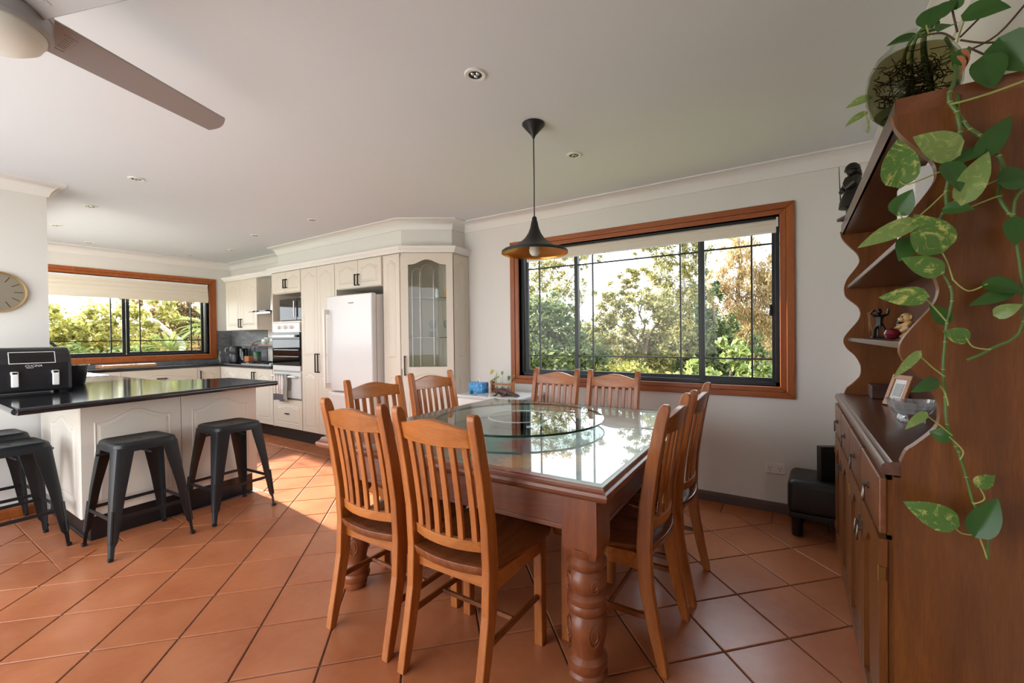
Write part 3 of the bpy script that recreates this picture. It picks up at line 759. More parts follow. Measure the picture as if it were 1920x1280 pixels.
# base cupboards and benches
def base(name, label, pts, box):
    o = thing(name, label, 'cabinet', pts); m = MB().box(*box); m.build('body', 'cabinet_cream', o, world=True); return o
o = base('base_cupboard', 'cream base cupboard with two doors under the gas cooktop', (-6.3, 3.0, 0), (-6.98, -5.578, YF+.02, 3.21, .145, .86))
for a, b, hx in ((-6.47, -6.03, -6.058), (-6.03, -5.585, -6.0)):
    d = door('door', o, FN(a, .15), b-a, .705, rise=.04, mar=.07); HAND(d, hx, .68, .13)
door('door', o, FN(-6.97, .15), .5, .705, rise=.04, mar=.07)
m = MB().box(-6.9, -5.578, 2.92, 2.935, 0, .145); m.build('kickboard', 'black_plinth', o, world=True)
o = base('base_cupboard', 'cream base cupboards beneath the kitchen window', (-7.2, 1.9, 0), (XW+.01, -7.0, 1.43, YF+.02, .145, .86))
FW = lambda y, z: frame((-7.0, y, z), (0, 1, 0), (1, 0, 0))
for a, b, k in ((1.44, 1.80, 0), (1.80, 2.585, 1), (2.585, 2.865, 2)):
    d = door('door', o, FW(a, .15), b-a, .705, rise=.04, mar=.06)
    if k == 2: bar_handle(d, frame((-6.982, a+.03, .68), (0, 1, 0), (1, 0, 0)), .13)
    if k == 1: bar_handle(d, frame((-6.982, (a+b)/2-.05, .74), (0, 1, 0), (1, 0, 0)), .10, vertical=False)
m = MB().box(-7.06, -7.04, 1.43, 2.92, 0, .145); m.build('kickboard', 'black_plinth', o, world=True)
o = base('base_cupboard', 'cream base cupboard under the sink behind the clock wall', (-5.8, 1.1, 0), (-6.98, -4.72, YN+.01, 1.37, .145, .86))
m = MB().box(-6.98, -4.72, YN+.05, 1.3, 0, .145); m.build('kickboard', 'black_plinth', o, world=True)
# peninsula
PA, PB = Vector((-3.67, .755)), Vector((-3.74, 1.785))
o = thing('peninsula_cupboard', 'cream kitchen peninsula with arched panels behind the bar stools', 'cabinet', (-4.1, 1.2, 0))
m = MB().prism([(PA.x-.02, PA.y+.01), (PB.x-.02, PB.y), (-4.27, 1.785), (-4.30, 1.39), (-4.68, 1.39), (-4.68, .765)], .15, .858); m.build('body', 'panel_cream', o, world=True)
ux = (PB-PA).normalized(); nn = Vector((ux.y, -ux.x)); L = (PB-PA).length
for k in range(2):
    q = PA+ux*(L/2*k)-nn*.018
    door('panel', o, frame((q.x, q.y, .152), (ux.x, ux.y, 0), (nn.x, nn.y, 0)), L/2, .705, 'panel_cream', .06, .062)
door('end_panel', o, frame((-4.42, .765, .152), (1, 0, 0), (0, -1, 0)), .745, .705, 'panel_cream', .06, .1, th=.012)
m = MB().prism([(-3.70, .80), (-3.772, 1.76), (-4.2, 1.76), (-4.2, 1.36), (-4.66, 1.36), (-4.66, .80)], 0, .15); m.build('kickboard', 'black_plinth', o, world=True)
# worktops
o = thing('worktop', 'glossy black worktop of the peninsula and sink bench', 'worktop', (-4.2, 1.2, .86))
N_, R_ = (-3.366, .472), (-3.596, 1.866)
m = MB().prism([N_, R_, (-4.294, 1.827), (-4.505, 1.423), (-6.98, 1.40), (-6.98, YN+.002), (XN, YN+.002), (XN+.002, .49)], .860, .895)
m.build('slab', 'worktop', o, world=True, bevel=.002)
m = MB().tube([(N_[0], N_[1]-.004, .8775), (R_[0], R_[1]+.004, .8775)], .0185, 14); m.build('rounded_edge', 'worktop', o, world=True, smooth=True)
m = MB().tube([(N_[0]-.02, N_[1]-.002, .8775), (XN+.01, .488, .8775)], .0178, 12); m.build('rounded_edge', 'worktop', o, world=True, smooth=True)
e = Vector((R_[0]-N_[0], R_[1]-N_[1], 0)).normalized()
m = MB().tube([Vector((R_[0], R_[1]+.004, .8775)), Vector((R_[0], R_[1]+.004, .8775))+e*.0025], .0175, 14); m.build('end_cap', 'steel', o, world=True)
o = tag(MB().prism([(XW+.002, YN+.002), (-6.985, YN+.002), (-6.985, 2.84), (-5.58, 2.84), (-5.58, YK-.012), (XW+.002, YK-.012)], .862, .897).build('worktop', 'worktop', bevel=.004), 'glossy black worktop under the kitchen window and around the cooktop', 'worktop')
# sink and tap
o = thing('sink', 'stainless steel sink and drainer set in the black bench', 'sink', (-6.1, 1.15, .895))
m = MB()
for b in ((-6.72, -5.70, .99, 1.03), (-6.72, -5.70, 1.345, 1.385), (-6.72, -6.66, 1.03, 1.345), (-5.78, -5.70, 1.03, 1.345), (-6.28, -6.22, 1.03, 1.345)): m.box(*b, .8955, .9015)
m.build('rim', 'steel', o, world=True, bevel=.001, seg=1)
m = MB(); m.box(-6.66, -6.28, 1.03, 1.345, .896, .898); m.build('bowl', 'pewter', o, world=True)
m = MB()
for k in range(9): m.box(-6.2+k*.045, -6.18+k*.045, 1.05, 1.33, .896, .900)
m.build('drainer', 'steel', o, world=True)
m = MB().tube([(-5.9, .92, .896), (-5.9, .92, 1.12)]+[(-5.9, .92+.075*(1-math.cos(PI*k/9)), 1.16+.075*math.sin(PI*k/9)) for k in range(10)]+[(-5.9, 1.07, 1.08)], .013, 10)
o = thing('tap', 'matte black gooseneck kitchen tap over the sink', 'tap', (-5.9, .92, .895)); m.build('spout', 'black_matte', o, world=True, smooth=True)
m = MB().lathe([(.026, 0), (.026, .01), (.016, .02), (.016, .05)], 14, (-5.9, .92, .895)); m.build('base', 'black_matte', o, world=True, smooth=True)
# air fryer
o = thing('air_fryer', 'black twin-drawer air fryer with pale handles on the peninsula worktop', 'air fryer', (-4.38, .64, .897))
pr = [(-.27, .0), (0, 0), (.0, .02), (0, .19), (-.025, .245), (-.05, .275), (-.08, .292), (-.24, .292), (-.27, .27)]
m = MB(); m.M = Matrix(((1, 0, 0, -4.25), (0, 0, 1, 0), (0, 1, 0, .905), (0, 0, 0, 1)))
m.prism(pr, .435, .845); m.build('body', 'black_plastic', o, world=True, bevel=.022, seg=4)
m = MB(); 
for y in (.47, .81):
    for x in (-4.28, -4.48): m.box(x-.012, x+.012, y-.012, y+.012, .8955, .912)
m.build('feet', 'black_plastic', o, world=True)
MF = frame((-4.249, 0, 0), (0, 1, 0), (1, 0, 0))
def tilt(y, z): return MF @ Matrix.Translation((y, z, 0))
ms = MF @ Matrix.Translation((0, 1.095, .001)) @ Matrix.Rotation(R(-18), 4, 'X')
m = MB(); m.M = ms; m.box(.565, .765, .0, .075, 0, .003); sc = m.build('screen', 'black_gloss', o, world=True)
m = MB(); m.M = ms
for b in ((.563, .767, -.002, .0015), (.563, .767, .0735, .077), (.563, .5665, 0, .075), (.7635, .767, 0, .075)): m.box(*b, 0, .0038)
m.build('screen_border', 'white_ink', sc, world=True)
text_mesh('brand_lettering', 'CUCINA', .020, MF @ Matrix.Translation((.668, 1.077, .0008)), 'white_ink', o, font_shear=.2)
m = MB(); m.M = MF; m.box(.637, .667, 1.0635, 1.066, .0, .0012); m.build('brand_line', 'white_ink', o, world=True)
for y in (.584, .762):
    m = MB(); m.M = MF; m.box(y-.016, y+.016, .945, 1.045, .018, .034); m.box(y-.016, y+.016, 1.022, 1.045, -.004, .034)
    m.build('handle', 'white_plastic', o, world=True, bevel=.006, seg=3)
# utensil tub
o = thing('cake_tin', 'dark metal tin with flared bright rim beside the air fryer', 'tin', (-4.84, .965, .896))
m = MB().lathe([(.062, 0), (.068, .01), (.088, .15), (.083, .15), (.064, .02)], 28); m.build('body', 'black_plastic', o, smooth=True)
m = MB().lathe([(.086, .149), (.098, .152), (.098, .156), (.084, .156), (.084, .150)], 28, cap=False); m.build('rim', 'chrome', o, smooth=True)
# clock
o = thing('wall_clock', 'round brass-rimmed wall clock with brushed dial on the white wall', 'clock', (XN, .575, 1.585))
MC = frame((XN, .575, 1.585), (0, 1, 0), (1, 0, 0))
m = MB(); m.M = MC; m.lathe([(.140, 0), (.143, .02), (.138, .028), (.130, .026), (.130, .016), (.128, .0)], 48); m.build('rim', 'clock_rim', o, world=True, smooth=True)
m = MB(); m.M = MC; m.lathe([(.131, .004), (.131, .012)], 48); m.build('dial', 'dial', o, world=True)
for k in range(12):
    m = MB(); m.M = MC @ Matrix.Rotation(-2*PI*k/12, 4, 'Z'); m.box(-.002, .002, .078, .121, .012, .0136); m.build('hour_mark', 'ink', o, world=True)
for a, L_, w in ((-1.1, .075, .004), (.12, .1, .003)):
    m = MB(); m.M = MC @ Matrix.Rotation(-a, 4, 'Z'); m.box(-w, w, -.015, L_, .014, .0156); m.build('hand', 'ink', o, world=True)
m = MB(); m.M = MC; m.lathe([(.007, .012), (.007, .018)], 12); m.build('hub', 'clock_rim', o, world=True)
# bench things
o = tag(MB().box(-7.36, -7.06, 1.66, 2.17, .898, .938).build('chopping_board', 'board_wood', bevel=.006), 'thick timber chopping board lying on the bench below the kitchen window', 'chopping board')
o = thing('gas_cooktop', 'stainless gas cooktop with black trivets set in the bench by the oven', 'cooktop', (-6.1, 3.0, .897))
m = MB().box(-6.45, -5.68, 2.89, 3.17, .8975, .907); m.build('plate', 'steel', o, world=True, bevel=.002)
for x in (-6.3, -5.95):
    m = MB()
    for dx in (-.12, 0, .12): m.box(x+dx-.004, x+dx+.004, 2.91, 3.15, .925, .933)
    for dy in (2.93, 3.03, 3.13): m.box(x-.13, x+.13, dy-.004, dy+.004, .925, .933)
    for dx in (-.12, .12):
        for dy in (2.93, 3.13): m.box(x+dx-.005, x+dx+.005, dy-.005, dy+.005, .907, .926)
    m.build('trivet', 'black_matte', o, world=True)
for x, y in ((-6.3, 2.97), (-6.3, 3.1), (-5.95, 2.97), (-5.95, 3.1)):
    m = MB().lathe([(.035, 0), (.035, .008), (.026, .012), (.026, .017)], 16, (x, y, .907)); m.build('burner', 'black_plinth', o, world=True)
for k in range(4):
    m = MB().lathe([(.014, 0), (.012, .018)], 12, (-5.75, 2.92+k*.06, .907)); m.build('knob', 'steel', o, world=True)
o = thing('blender', 'black appliance with domed lid in the bench corner beside the window', 'appliance', (-7.02, 3.08, .897))
m = MB().lathe([(.075, 0), (.085, .01), (.085, .12), (.08, .13)], 24, (-7.02, 3.08, .898)); m.build('base', 'black_plastic', o, world=True, smooth=True)
m = MB().lathe([(.083, .13), (.086, .15), (.086, .2), (.07, .235), (.02, .245)], 24, (-7.02, 3.08, .898)); m.build('lid', 'black_matte', o, world=True, smooth=True)
m = MB().tube([(-7.07, 3.0, 1.03), (-7.07, 2.965, 1.06), (-7.07, 2.965, 1.1), (-7.07, 3.0, 1.12)], .008, 8); m.build('handle', 'steel', o, world=True, smooth=True)
tag(MB().lathe([(.035, 0), (.045, .01), (.042, .09), (.02, .13), (.022, .18), (.018, .18)], 18, (-7.20, 2.96, .898)).build('glass_jug', 'clear_glass', smooth=True), 'clear glass jug at the corner of the kitchen window bench', 'jug')
tag(MB().lathe([(.052, 0), (.052, .2), (.048, .206), (.01, .21)], 20, (-6.83, 3.1, .898)).build('canister', 'black_gloss', smooth=True), 'plain black cylindrical canister standing beside the black domed appliance', 'canister')
o = thing('spice_shelf', 'two-board wooden spice rack with black wire frame behind the cooktop', 'rack', (-6.3, 3.1, .897))
for a, b in ((-6.68, -6.46), (-6.28, -5.90)):
    m = MB().box(a, b, 3.03, 3.19, 1.15, 1.162); m.build('shelf', 'stand_wood', o, world=True)
m = MB()
for x in (-6.66, -5.92):
    m.tube([(x, 3.05, .898), (x, 3.05, 1.15)], .006, 6); m.tube([(x, 3.17, .898), (x, 3.17, 1.15)], .006, 6)
m.box(-6.68, -5.9, 3.03, 3.19, 1.13, 1.15)
m.build('wire_frame', 'black_matte', o, world=True)
for k, x in enumerate((-6.36, -6.24, -6.13, -6.02)):
    o = thing('spice_jar', ('clear glass jar on the spice rack, first from the charger plug', 'pale glass jar on the spice rack, second from the charger plug', 'clear glass jar on the spice rack, third from the charger plug', 'pale glass jar on the spice rack, next to the oven tower')[k], 'jar', (x, 3.1, 1.163), 0, 'glass jars on the spice rack')
    m = MB().lathe([(.038, 0), (.04, .01), (.04, .07), (.03, .08), (.03, .0)], 16); m.build('glass', 'shaker_glass' if k % 2 else 'clear_glass', o, smooth=True)
    m = MB().lathe([(.036, .08), (.036, .09), (.012, .096), (.012, .105)], 16); m.build('lid', 'clear_glass', o, smooth=True)
tag(MB().box(-6.60, -6.48, 3.0, 3.08, .898, 1.0).build('carton', 'carton', bevel=.002), 'small brown carton under the spice rack', 'carton')
o = thing('food_tin', 'green and red food tin under the spice rack', 'tin', (-6.36, 3.06, .898))
m = MB().lathe([(.045, 0), (.045, .16), (.042, .164), (.03, .16)], 20); m.build('can', 'can_green', o, smooth=True)
m = MB().lathe([(.0455, .02), (.0455, .06)], 20); m.build('label_band', 'red_gloss', o, smooth=True)
o = thing('phone_charger', 'white plug and black cord at the splashback above the spice rack', 'charger', (-6.43, YK-.012, 1.2))
m = MB().box(-6.45, -6.36, YK-.022, YK-.013, 1.19, 1.26); m.build('plate', 'white_plastic', o, world=True)
m = MB().box(-6.43, -6.40, YK-.06, YK-.022, 1.20, 1.24); pl = m.build('plug', 'black_plastic', o, world=True)
m = MB().tube([(-6.42, 3.15, 1.21), (-6.5, 3.14, 1.215), (-6.62, 3.13, 1.18), (-6.68, 3.12, 1.10), (-6.72, 3.1, .95), (-6.74, 3.08, .903)], .005, 6); m.build('cord', 'black_plastic', o, world=True, smooth=True)
# ---------------------------------------------------------------- dining table
TX, TY, TR = -1.262, 1.978, R(1.3)
tb = thing('dining_table', 'large square timber dining table with painted top and turned legs', 'table', (TX, TY, 0), TR)
hs_ = .747
def sqring(h, z): return [(-h, -h, z), (h, -h, z), (h, h, z), (-h, h, z)]
m = MB(); m.rings([sqring(*q) for q in ((hs_-.03, .700), (hs_-.012, .704), (hs_-.002, .714), (hs_, .724), (hs_-.003, .734), (hs_-.012, .738), (hs_-.016, .744), (hs_-.018, .749))], True, True)
m.build('top_moulding', 'table_rail', tb)
m = MB().box(-hs_+.02, hs_-.02, -hs_+.02, hs_-.02, .7485, .7535); m.build('painted_surface', 'painted_top', tb)
a = hs_-.065
for k in range(4):
    m = MB(); m.M = Matrix.Rotation(PI/2*k, 4, 'Z')
    m.box(-a+.05, a-.05, -a+.004, -a+.03, .575, .702); m.box(-a+.05, a-.05, -a, -a+.034, .565, .582); m.box(-a+.05, a-.05, -a-.004, -a+.03, .690, .702)
    m.build('apron', 'table_rail', tb, bevel=.002)
LEG = [(.036, 0), (.05, .004), (.056, .02), (.056, .035), (.064, .045), (.07, .058), (.07, .07), (.062, .08), (.068, .09), (.071, .105), (.070, .12), (.056, .135), (.055, .15),
       (.062, .18), (.069, .215), (.07, .24), (.064, .262), (.055, .275), (.064, .283), (.07, .295), (.07, .308), (.066, .316), (.070, .325), (.07, .338), (.062, .347), (.056, .352),
       (.066, .37), (.071, .392), (.068, .412), (.056, .43), (.066, .44), (.071, .45), (.071, .46), (.062, .47), (.057, .476), (.066, .49), (.068, .51)]
legm = None
for sx_, sy_ in ((-1, -1), (1, -1), (1, 1), (-1, 1)):
    c = a-.058
    if legm is None:
        m = MB(); m.lathe(LEG, 28)
        b = .064
        m.rings([[(-q, -q, z), (q, -q, z), (q, q, z), (-q, q, z)] for q, z in ((b-.012, .478), (b-.004, .497), (b, .518), (b, .700))])
        legm = m.build('leg', 'table_wood', tb, smooth=True)
        # carved lozenges on the turned part
        for zc, hh in ((.225, .04), (.392, .026)):
            for q in range(4):
                mm = MB(); an = PI/4+PI/2*q
                for sc_ in (1, .55):
                    pts = []
                    for i in range(13):
                        tt = 2*PI*i/12; zz = zc+hh*sc_*math.cos(tt); ph = an+.30*sc_*math.sin(tt)
                        rr = .0695 if abs(zz-zc) < hh*.5 else .0675
                        pts.append((rr*math.cos(ph), rr*math.sin(ph), zz))
                    mm.tube(pts, .0018, 5)
                mm.build('carving', 'table_wood', legm)
        legm.location = (sx_*c, sy_*c, 0)
    else:
        l2 = link('leg', legm.data, tb); l2.location = (sx_*c, sy_*c, 0)
        for ch in legm.children:
            c2 = ch.copy(); COL.objects.link(c2); c2.parent = l2
# sheet of glass over the painted top, and the glass turntable
o = MB(); o.box(-hs_+.03, hs_-.03, -hs_+.03, hs_-.03, 0, .006)
o = o.build('glass_sheet', 'green_glass', bevel=.001, seg=1); o.location = (TX, TY, .7540); o.rotation_euler = (0, 0, TR)
tag(o, 'clear glass sheet protecting the painted dining table top', 'glass sheet')
ls = thing('lazy_susan', 'round glass lazy susan in the middle of the dining table', 'lazy susan', (-1.27, 1.94, .7605))
RS = .452
m = MB().lathe([(RS-.003, .031), (RS, .033), (RS, .039), (RS-.003, .041)], 96, cap=False); m.build('edge', 'glass_edge', ls, smooth=True)
m = MB().lathe([(RS-.002, .0315), (RS-.002, .0408)], 96); m.build('disc', 'turntable_glass', ls)
m = MB().lathe([(.15, 0), (.16, .003), (.16, .010), (.13, .014), (.13, .022), (.175, .027), (.178, .0305), (.17, .0308)], 40); m.build('bearing', 'clear_glass', ls, smooth=True)
m = MB(); m.tube([(.172*math.cos(2*PI*k/48), .172*math.sin(2*PI*k/48), .0418) for k in range(49)], .002, 5, cap=False); m.build('ring', 'white_ink', ls)

# ---------------------------------------------------------------- dining chairs
def bend(z):
    P_ = [(0, -.235), (.1, -.212), (.2, -.190), (.3, -.172), (.4, -.163), (.5, -.163), (.6, -.172), (.7, -.187), (.8, -.205), (.9, -.226), (1.0, -.250)]
    for (a, b), (c, d) in zip(P_, P_[1:]):
        if a <= z <= c: return b+(d-b)*(z-a)/(c-a)
    return P_[-1][1]
CH = thing('dining_chair', 'x', 'chair', (0, 0, 0), 0, 'eight matching slat-back pine dining chairs')
CW = .178
for s in (-1, 1):
    m = MB(); rs = []
    for z, dp in ((0, .030), (.05, .036), (.15, .043), (.3, .05), (.45, .054), (.6, .052), (.75, .048), (.88, .044), (.945, .042), (.965, .038), (.978, .030), (.985, .018)):
        y = bend(z); w = .0165
        rs.append([(s*CW-w, y-dp/2, z), (s*CW+w, y-dp/2, z), (s*CW+w, y+dp/2, z), (s*CW-w, y+dp/2, z)])
    m.rings(rs); m.build('back_post', 'pine_chair', CH, bevel=.004)
bow = lambda x, k: -k*(1-(x/.16)**2)
def rail(nm, z0f, z1f, k, th, mat='pine_rail'):
    m = MB(); n = 14; rs = []
    for i in range(n+1):
        x = -.166+.332*i/n; z0, z1 = z0f(x), z1f(x); ym = bend((z0+z1)/2)
        y0, y1 = bend(z0)+bow(x, k), bend(z1)+bow(x, k)
        rs.append([(x, y0-th/2, z0), (x, y0+th/2, z0), (x, y1+th/2, z1), (x, y1-th/2, z1)])
    m.rings(rs); return m.build(nm, mat, CH, smooth=True, bevel=.002, seg=1)
rail('top_rail', lambda x: .868-.004*math.cos(PI*x/.33), lambda x: .930+.026*max(0, math.cos(PI*x/.30))**1.5, .022, .024)
rail('lower_rail', lambda x: .500, lambda x: .538, .032, .022)
for k in range(6):
    x = -.1275+.051*k
    m = MB(); rs = []
    for i in range(9):
        z = .530+(.875-.530)*i/8; t_ = i/8
        y = bend(z)+bow(x, .032*(1-t_)+.022*t_)
        rs.append([(x-.0125, y-.006, z), (x+.0125, y-.006, z), (x+.0125, y+.006, z), (x-.0125, y+.006, z)])
    m.rings(rs); m.build('slat', 'pine_chair', CH, bevel=.0015, seg=1)
def seatf(top):
    def f(u, v):
        y = -.185+.395*v; hw = .172+.040*min(1, v*1.4)
        x = (u-.5)*2
        yy = y
        if v < .3: yy = y-.028*(1-x*x)*(1-v/.3)
        if v > .8: yy = y+.018*(1-x*x)*(v-.8)/.2
        e = 1-.05*max(0, (abs(x)-.8)/.2)**2
        z = .458-.013*math.sin(PI*min(1, max(0, v*1.15)))*(1-.55*math.cos(x*PI*1.1)**2*max(0, v-.45)) if top else .424
        return (x*hw*(1 if top else .97), yy if top else yy*.97, z)
    return f
m = MB(); m.slab(seatf(True), seatf(False), 14, 14); m.build('seat', 'pine_seat', CH, smooth=True, bevel=.005)
for s in (-1, 1):
    m = MB().box(s*.185-.019, s*.185+.019, .135, .173, 0, .425); m.build('front_leg', 'pine_chair', CH, bevel=.004)
    m = MB().box(s*.182-.010, s*.182+.010, -.155, .137, .368, .425); m.build('side_apron', 'pine_rail', CH, bevel=.002, seg=1)
    m = MB().box(s*.182-.008, s*.182+.008, -.178, .14, .185, .207); m.build('stretcher', 'pine_seat', CH, bevel=.003, seg=1)
m = MB().box(-.165, .165, -.165, -.143, .372, .425); m.build('back_apron', 'pine_rail', CH, bevel=.002, seg=1)
m = MB().box(-.165, .165, .145, .165, .368, .425); m.build('front_apron', 'pine_rail', CH, bevel=.002, seg=1)
m = MB().box(-.174, .174, -.03, -.014, .188, .204); m.build('cross_stretcher', 'pine_seat', CH, bevel=.003, seg=1)
spots = [(-1.515, 1.325, 0, 'slat-back pine chair facing the window, on the peninsula side of its pair'),
         (-1.060, 1.315, 0, 'slat-back pine chair facing the window, pushed in beside the turned table leg'),
         (-.640, 1.735, PI/2, 'slat-back pine chair on the dresser side of the table, further from the window wall'),
         (-.632, 2.205, PI/2, 'slat-back pine chair on the dresser side of the table, closer to the window wall'),
         (-1.570, 2.68, PI, 'slat-back pine chair with its back to the dining window, nearer the small white cabinet'),
         (-1.108, 2.685, PI, 'slat-back pine chair with its back to the dining window, nearer the power point corner'),
         (-2.02, 1.745, R(-97), 'slat-back pine chair on the fridge side of the table, turned towards the peninsula'),
         (-2.03, 2.255, R(-97), 'slat-back pine chair on the fridge side of the table, in front of the display cupboard')]
for i, (x, y, rz, lb) in enumerate(spots):
    if i == 0: CH.location = (x, y, 0); CH.rotation_euler = (0, 0, rz); CH['label'] = lb
    else: copy_tree(CH, (x, y, 0), rz, lb)

# ---------------------------------------------------------------- bar stools
ST = thing('bar_stool', 'x', 'stool', (0, 0, 0), 0, 'black metal bar stools at the peninsula')
ZT = .64
def rr(h, r, z, n=5):
    p = []
    for cx, cy, a0 in ((h-r, h-r, 0), (-h+r, h-r, 90), (-h+r, -h+r, 180), (h-r, -h+r, 270)):
        for k in range(n): 
            t_ = R(a0+90*k/(n-1)); p.append((cx+r*math.cos(t_), cy+r*math.sin(t_), z))
    return p
m = MB(); m.rings([rr(.152, .045, ZT-.055), rr(.150, .045, ZT-.02), rr(.145, .042, ZT-.006), rr(.136, .036, ZT), rr(.128, .032, ZT-.001), rr(.124, .03, ZT-.004)])
m.build('seat', 'black_matte', ST, smooth=True)
m = MB(); m.M = Matrix.Translation((0, 0, 0)); m.prism([(-.04, -.011), (.04, -.011), (.046, 0), (.04, .011), (-.04, .011), (-.046, 0)], ZT-.0045, ZT-.0032); m.build('hand_slot', 'nozzle_dark', ST)
for sx_, sy_ in ((1, 1), (-1, 1), (-1, -1), (1, -1)):
    # folded sheet leg: L-shaped section, wide at the top, tapering to the foot
    rs = []
    for z, off, w in ((ZT-.03, .150, .085), (ZT-.1, .157, .078), (.35, .178, .058), (.1, .199, .036), (.075, .201, .024), (.0, .206, .020)):
        t_ = .004; c = off
        rs.append([(c-w, c, z), (c-.02, c, z), (c-.006, c-.006, z), (c, c-.02, z), (c, c-w, z), (c-t_, c-w, z), (c-t_, c-.021, z), (c-.009, c-.009, z), (c-.021, c-t_, z), (c-w, c-t_, z)])
    mm = MB(); mm.M = Matrix.Diagonal((sx_, sy_, 1, 1)); mm.rings(rs); lg = mm.build('leg', 'black_matte', ST, smooth=True)
    mm = MB(); mm.M = Matrix.Diagonal((sx_, sy_, 1, 1)); mm.tube([(.1795, .1795, .27), (.1935, .1935, .09)], .0075, 8); mm.build('rib', 'black_matte', lg, smooth=True)
    mm = MB(); mm.M = Matrix.Diagonal((sx_, sy_, 1, 1)); mm.box(.184, .208, .184, .208, 0, .02); mm.build('rubber_foot', 'black_plinth', lg, bevel=.004)
for k in range(4):
    mm = MB(); mm.M = Matrix.Rotation(PI/2*k, 4, 'Z'); mm.box(-.178, .178, .182, .187, .215, .235); mm.build('foot_rail', 'black_matte', ST)
mm = MB(); mm.box(-.19, .19, -.003, .003, ZT-.075, ZT-.063); mm.M = Matrix.Rotation(PI/2, 4, 'Z'); mm.box(-.19, .19, -.003, .003, ZT-.0751, ZT-.0631)
mm.M = Matrix.Identity(4); mm.build('cross_brace', 'black_matte', ST)
sp2 = [(-3.462, .965, R(3), 'black metal stool before the peninsula, next to its corner'),
       (-3.478, 1.475, R(3), 'black metal stool before the peninsula, next to the open worktop end'),
       (-3.925, .505, R(4), 'black metal stool at the peninsula end, further from the clock wall'),
       (-4.445, .50, R(4), 'black metal stool at the peninsula end, tucked against the clock wall')]
for i, (x, y, rz, lb) in enumerate(sp2):
    if i == 0: ST.location = (x, y, 0); ST.rotation_euler = (0, 0, rz); ST['label'] = lb
    else: copy_tree(ST, (x, y, 0), rz, lb)

# ---------------------------------------------------------------- lights and fan
pd = thing('pendant_lamp', 'black flared pendant lamp with gold interior hanging over the dining table', 'pendant lamp', (-1.213, 2.019, 1.69))
def z_(zz): return zz-1.69
m = MB().lathe([(.062, z_(2.398)), (.062, z_(2.392)), (.012, z_(2.335)), (.006, z_(2.32))], 28); m.build('ceiling_rose', 'black_matte', pd, smooth=True)
m = MB().tube([(0, 0, z_(2.33)), (.001, 0, z_(2.1)), (0, 0, z_(1.885))], .0032, 8); m.build('cord', 'black_plastic', pd, smooth=True)
PR = [(.008, 1.892), (.013, 1.885), (.014, 1.872), (.017, 1.865), (.024, 1.83), (.036, 1.80), (.055, 1.772), (.08, 1.75), (.11, 1.732), (.145, 1.718), (.172, 1.709), (.182, 1.702), (.183, 1.690)]
m = MB().lathe([(r, z_(z)) for r, z in PR], 64, cap=False); m.build('shade', 'black_matte', pd, smooth=True)
m = MB().lathe([(max(.004, r-.003), z_(z)-.002) for r, z in PR[3:-1]]+[(.1815, z_(1.690)), (.183, z_(1.690))], 64, cap=False); m.build('shade_lining', 'gold_inner', pd, smooth=True)
m = MB().lathe([(.004, z_(1.675)), (.016, z_(1.677)), (.027, z_(1.69)), (.031, z_(1.707)), (.027, z_(1.727)), (.016, z_(1.745)), (.013, z_(1.765))], 24); m.build('bulb', 'opal', pd, smooth=True)
m = MB().lathe([(.017, z_(1.76)), (.017, z_(1.80))], 16); m.build('lamp_holder', 'black_plastic', pd, smooth=True)
DL = thing('downlight', 'x', 'downlight', (0, 0, 0), 0, 'recessed ceiling downlights')
m = MB().lathe([(.048, 0), (.048, -.004), (.044, -.008), (.030, -.006), (.030, 0)], 32); m.build('trim_ring', 'white_plastic', DL, smooth=True)
m = MB().lathe([(.030, -.0005), (.030, -.0042), (.02, -.0035)], 28); m.build('lamp_face', 'nozzle_dark', DL)
for k in range(3):
    m = MB().lathe([(.009, -.0035), (.007, -.006), (.003, -.0065)], 12, (.013*math.cos(2.1*k), .013*math.sin(2.1*k), 0)); m.build('led_lens', 'chrome', DL, smooth=True)
dls = [(-1.199, 1.50, 'recessed downlight between the pendant rose and the ceiling fan'), (-1.203, 2.504, 'recessed downlight between the pendant rose and the dining window'),
       (-4.02, 1.14, 'recessed downlight over the bar stool side of the peninsula'), (-5.16, 1.155, 'recessed downlight over the sink end of the kitchen'),
       (-4.013, 2.457, 'recessed downlight in front of the fridge'), (-5.13, 2.468, 'recessed downlight in front of the wall oven'),
       (-6.20, 2.70, 'recessed downlight in front of the cooktop wall cupboard'), (-6.99, 2.53, 'recessed downlight above the window bench near the cooktop'),
       (-6.28, 1.16, 'recessed downlight above the sink behind the clock wall'), (-7.06, 1.56, 'recessed downlight above the chopping board bench')]
for i, (x, y, lb) in enumerate(dls):
    if i == 0: DL.location = (x, y, ZC); DL['label'] = lb
    else: copy_tree(DL, (x, y, ZC), .7*i, lb)
FX, FY, FZ = -1.885, .229, 2.17
fan = thing('ceiling_fan', 'grey metal ceiling fan with opal dome light', 'ceiling fan', (FX, FY, FZ))
m = MB().lathe([(.075, .248), (.075, .235), (.05, .215), (.018, .205), (.018, .10), (.05, .085)], 32); m.build('down_rod', 'fan_metal', fan, smooth=True)
m = MB().lathe([(.05, .09), (.095, .075), (.118, .05), (.122, .02), (.122, -.008), (.115, -.012)], 48); m.build('motor', 'fan_metal', fan, smooth=True)
m = MB().lathe([(.112, -.010), (.120, -.012), (.122, -.052), (.116, -.060), (.106, -.060)], 48); m.build('light_ring', 'fan_metal', fan, smooth=True)
m = MB().lathe([(.110, -.056), (.108, -.068), (.098, -.088), (.076, -.104), (.045, -.114), (.01, -.118)], 40); m.build('dome', 'opal', fan, smooth=True)
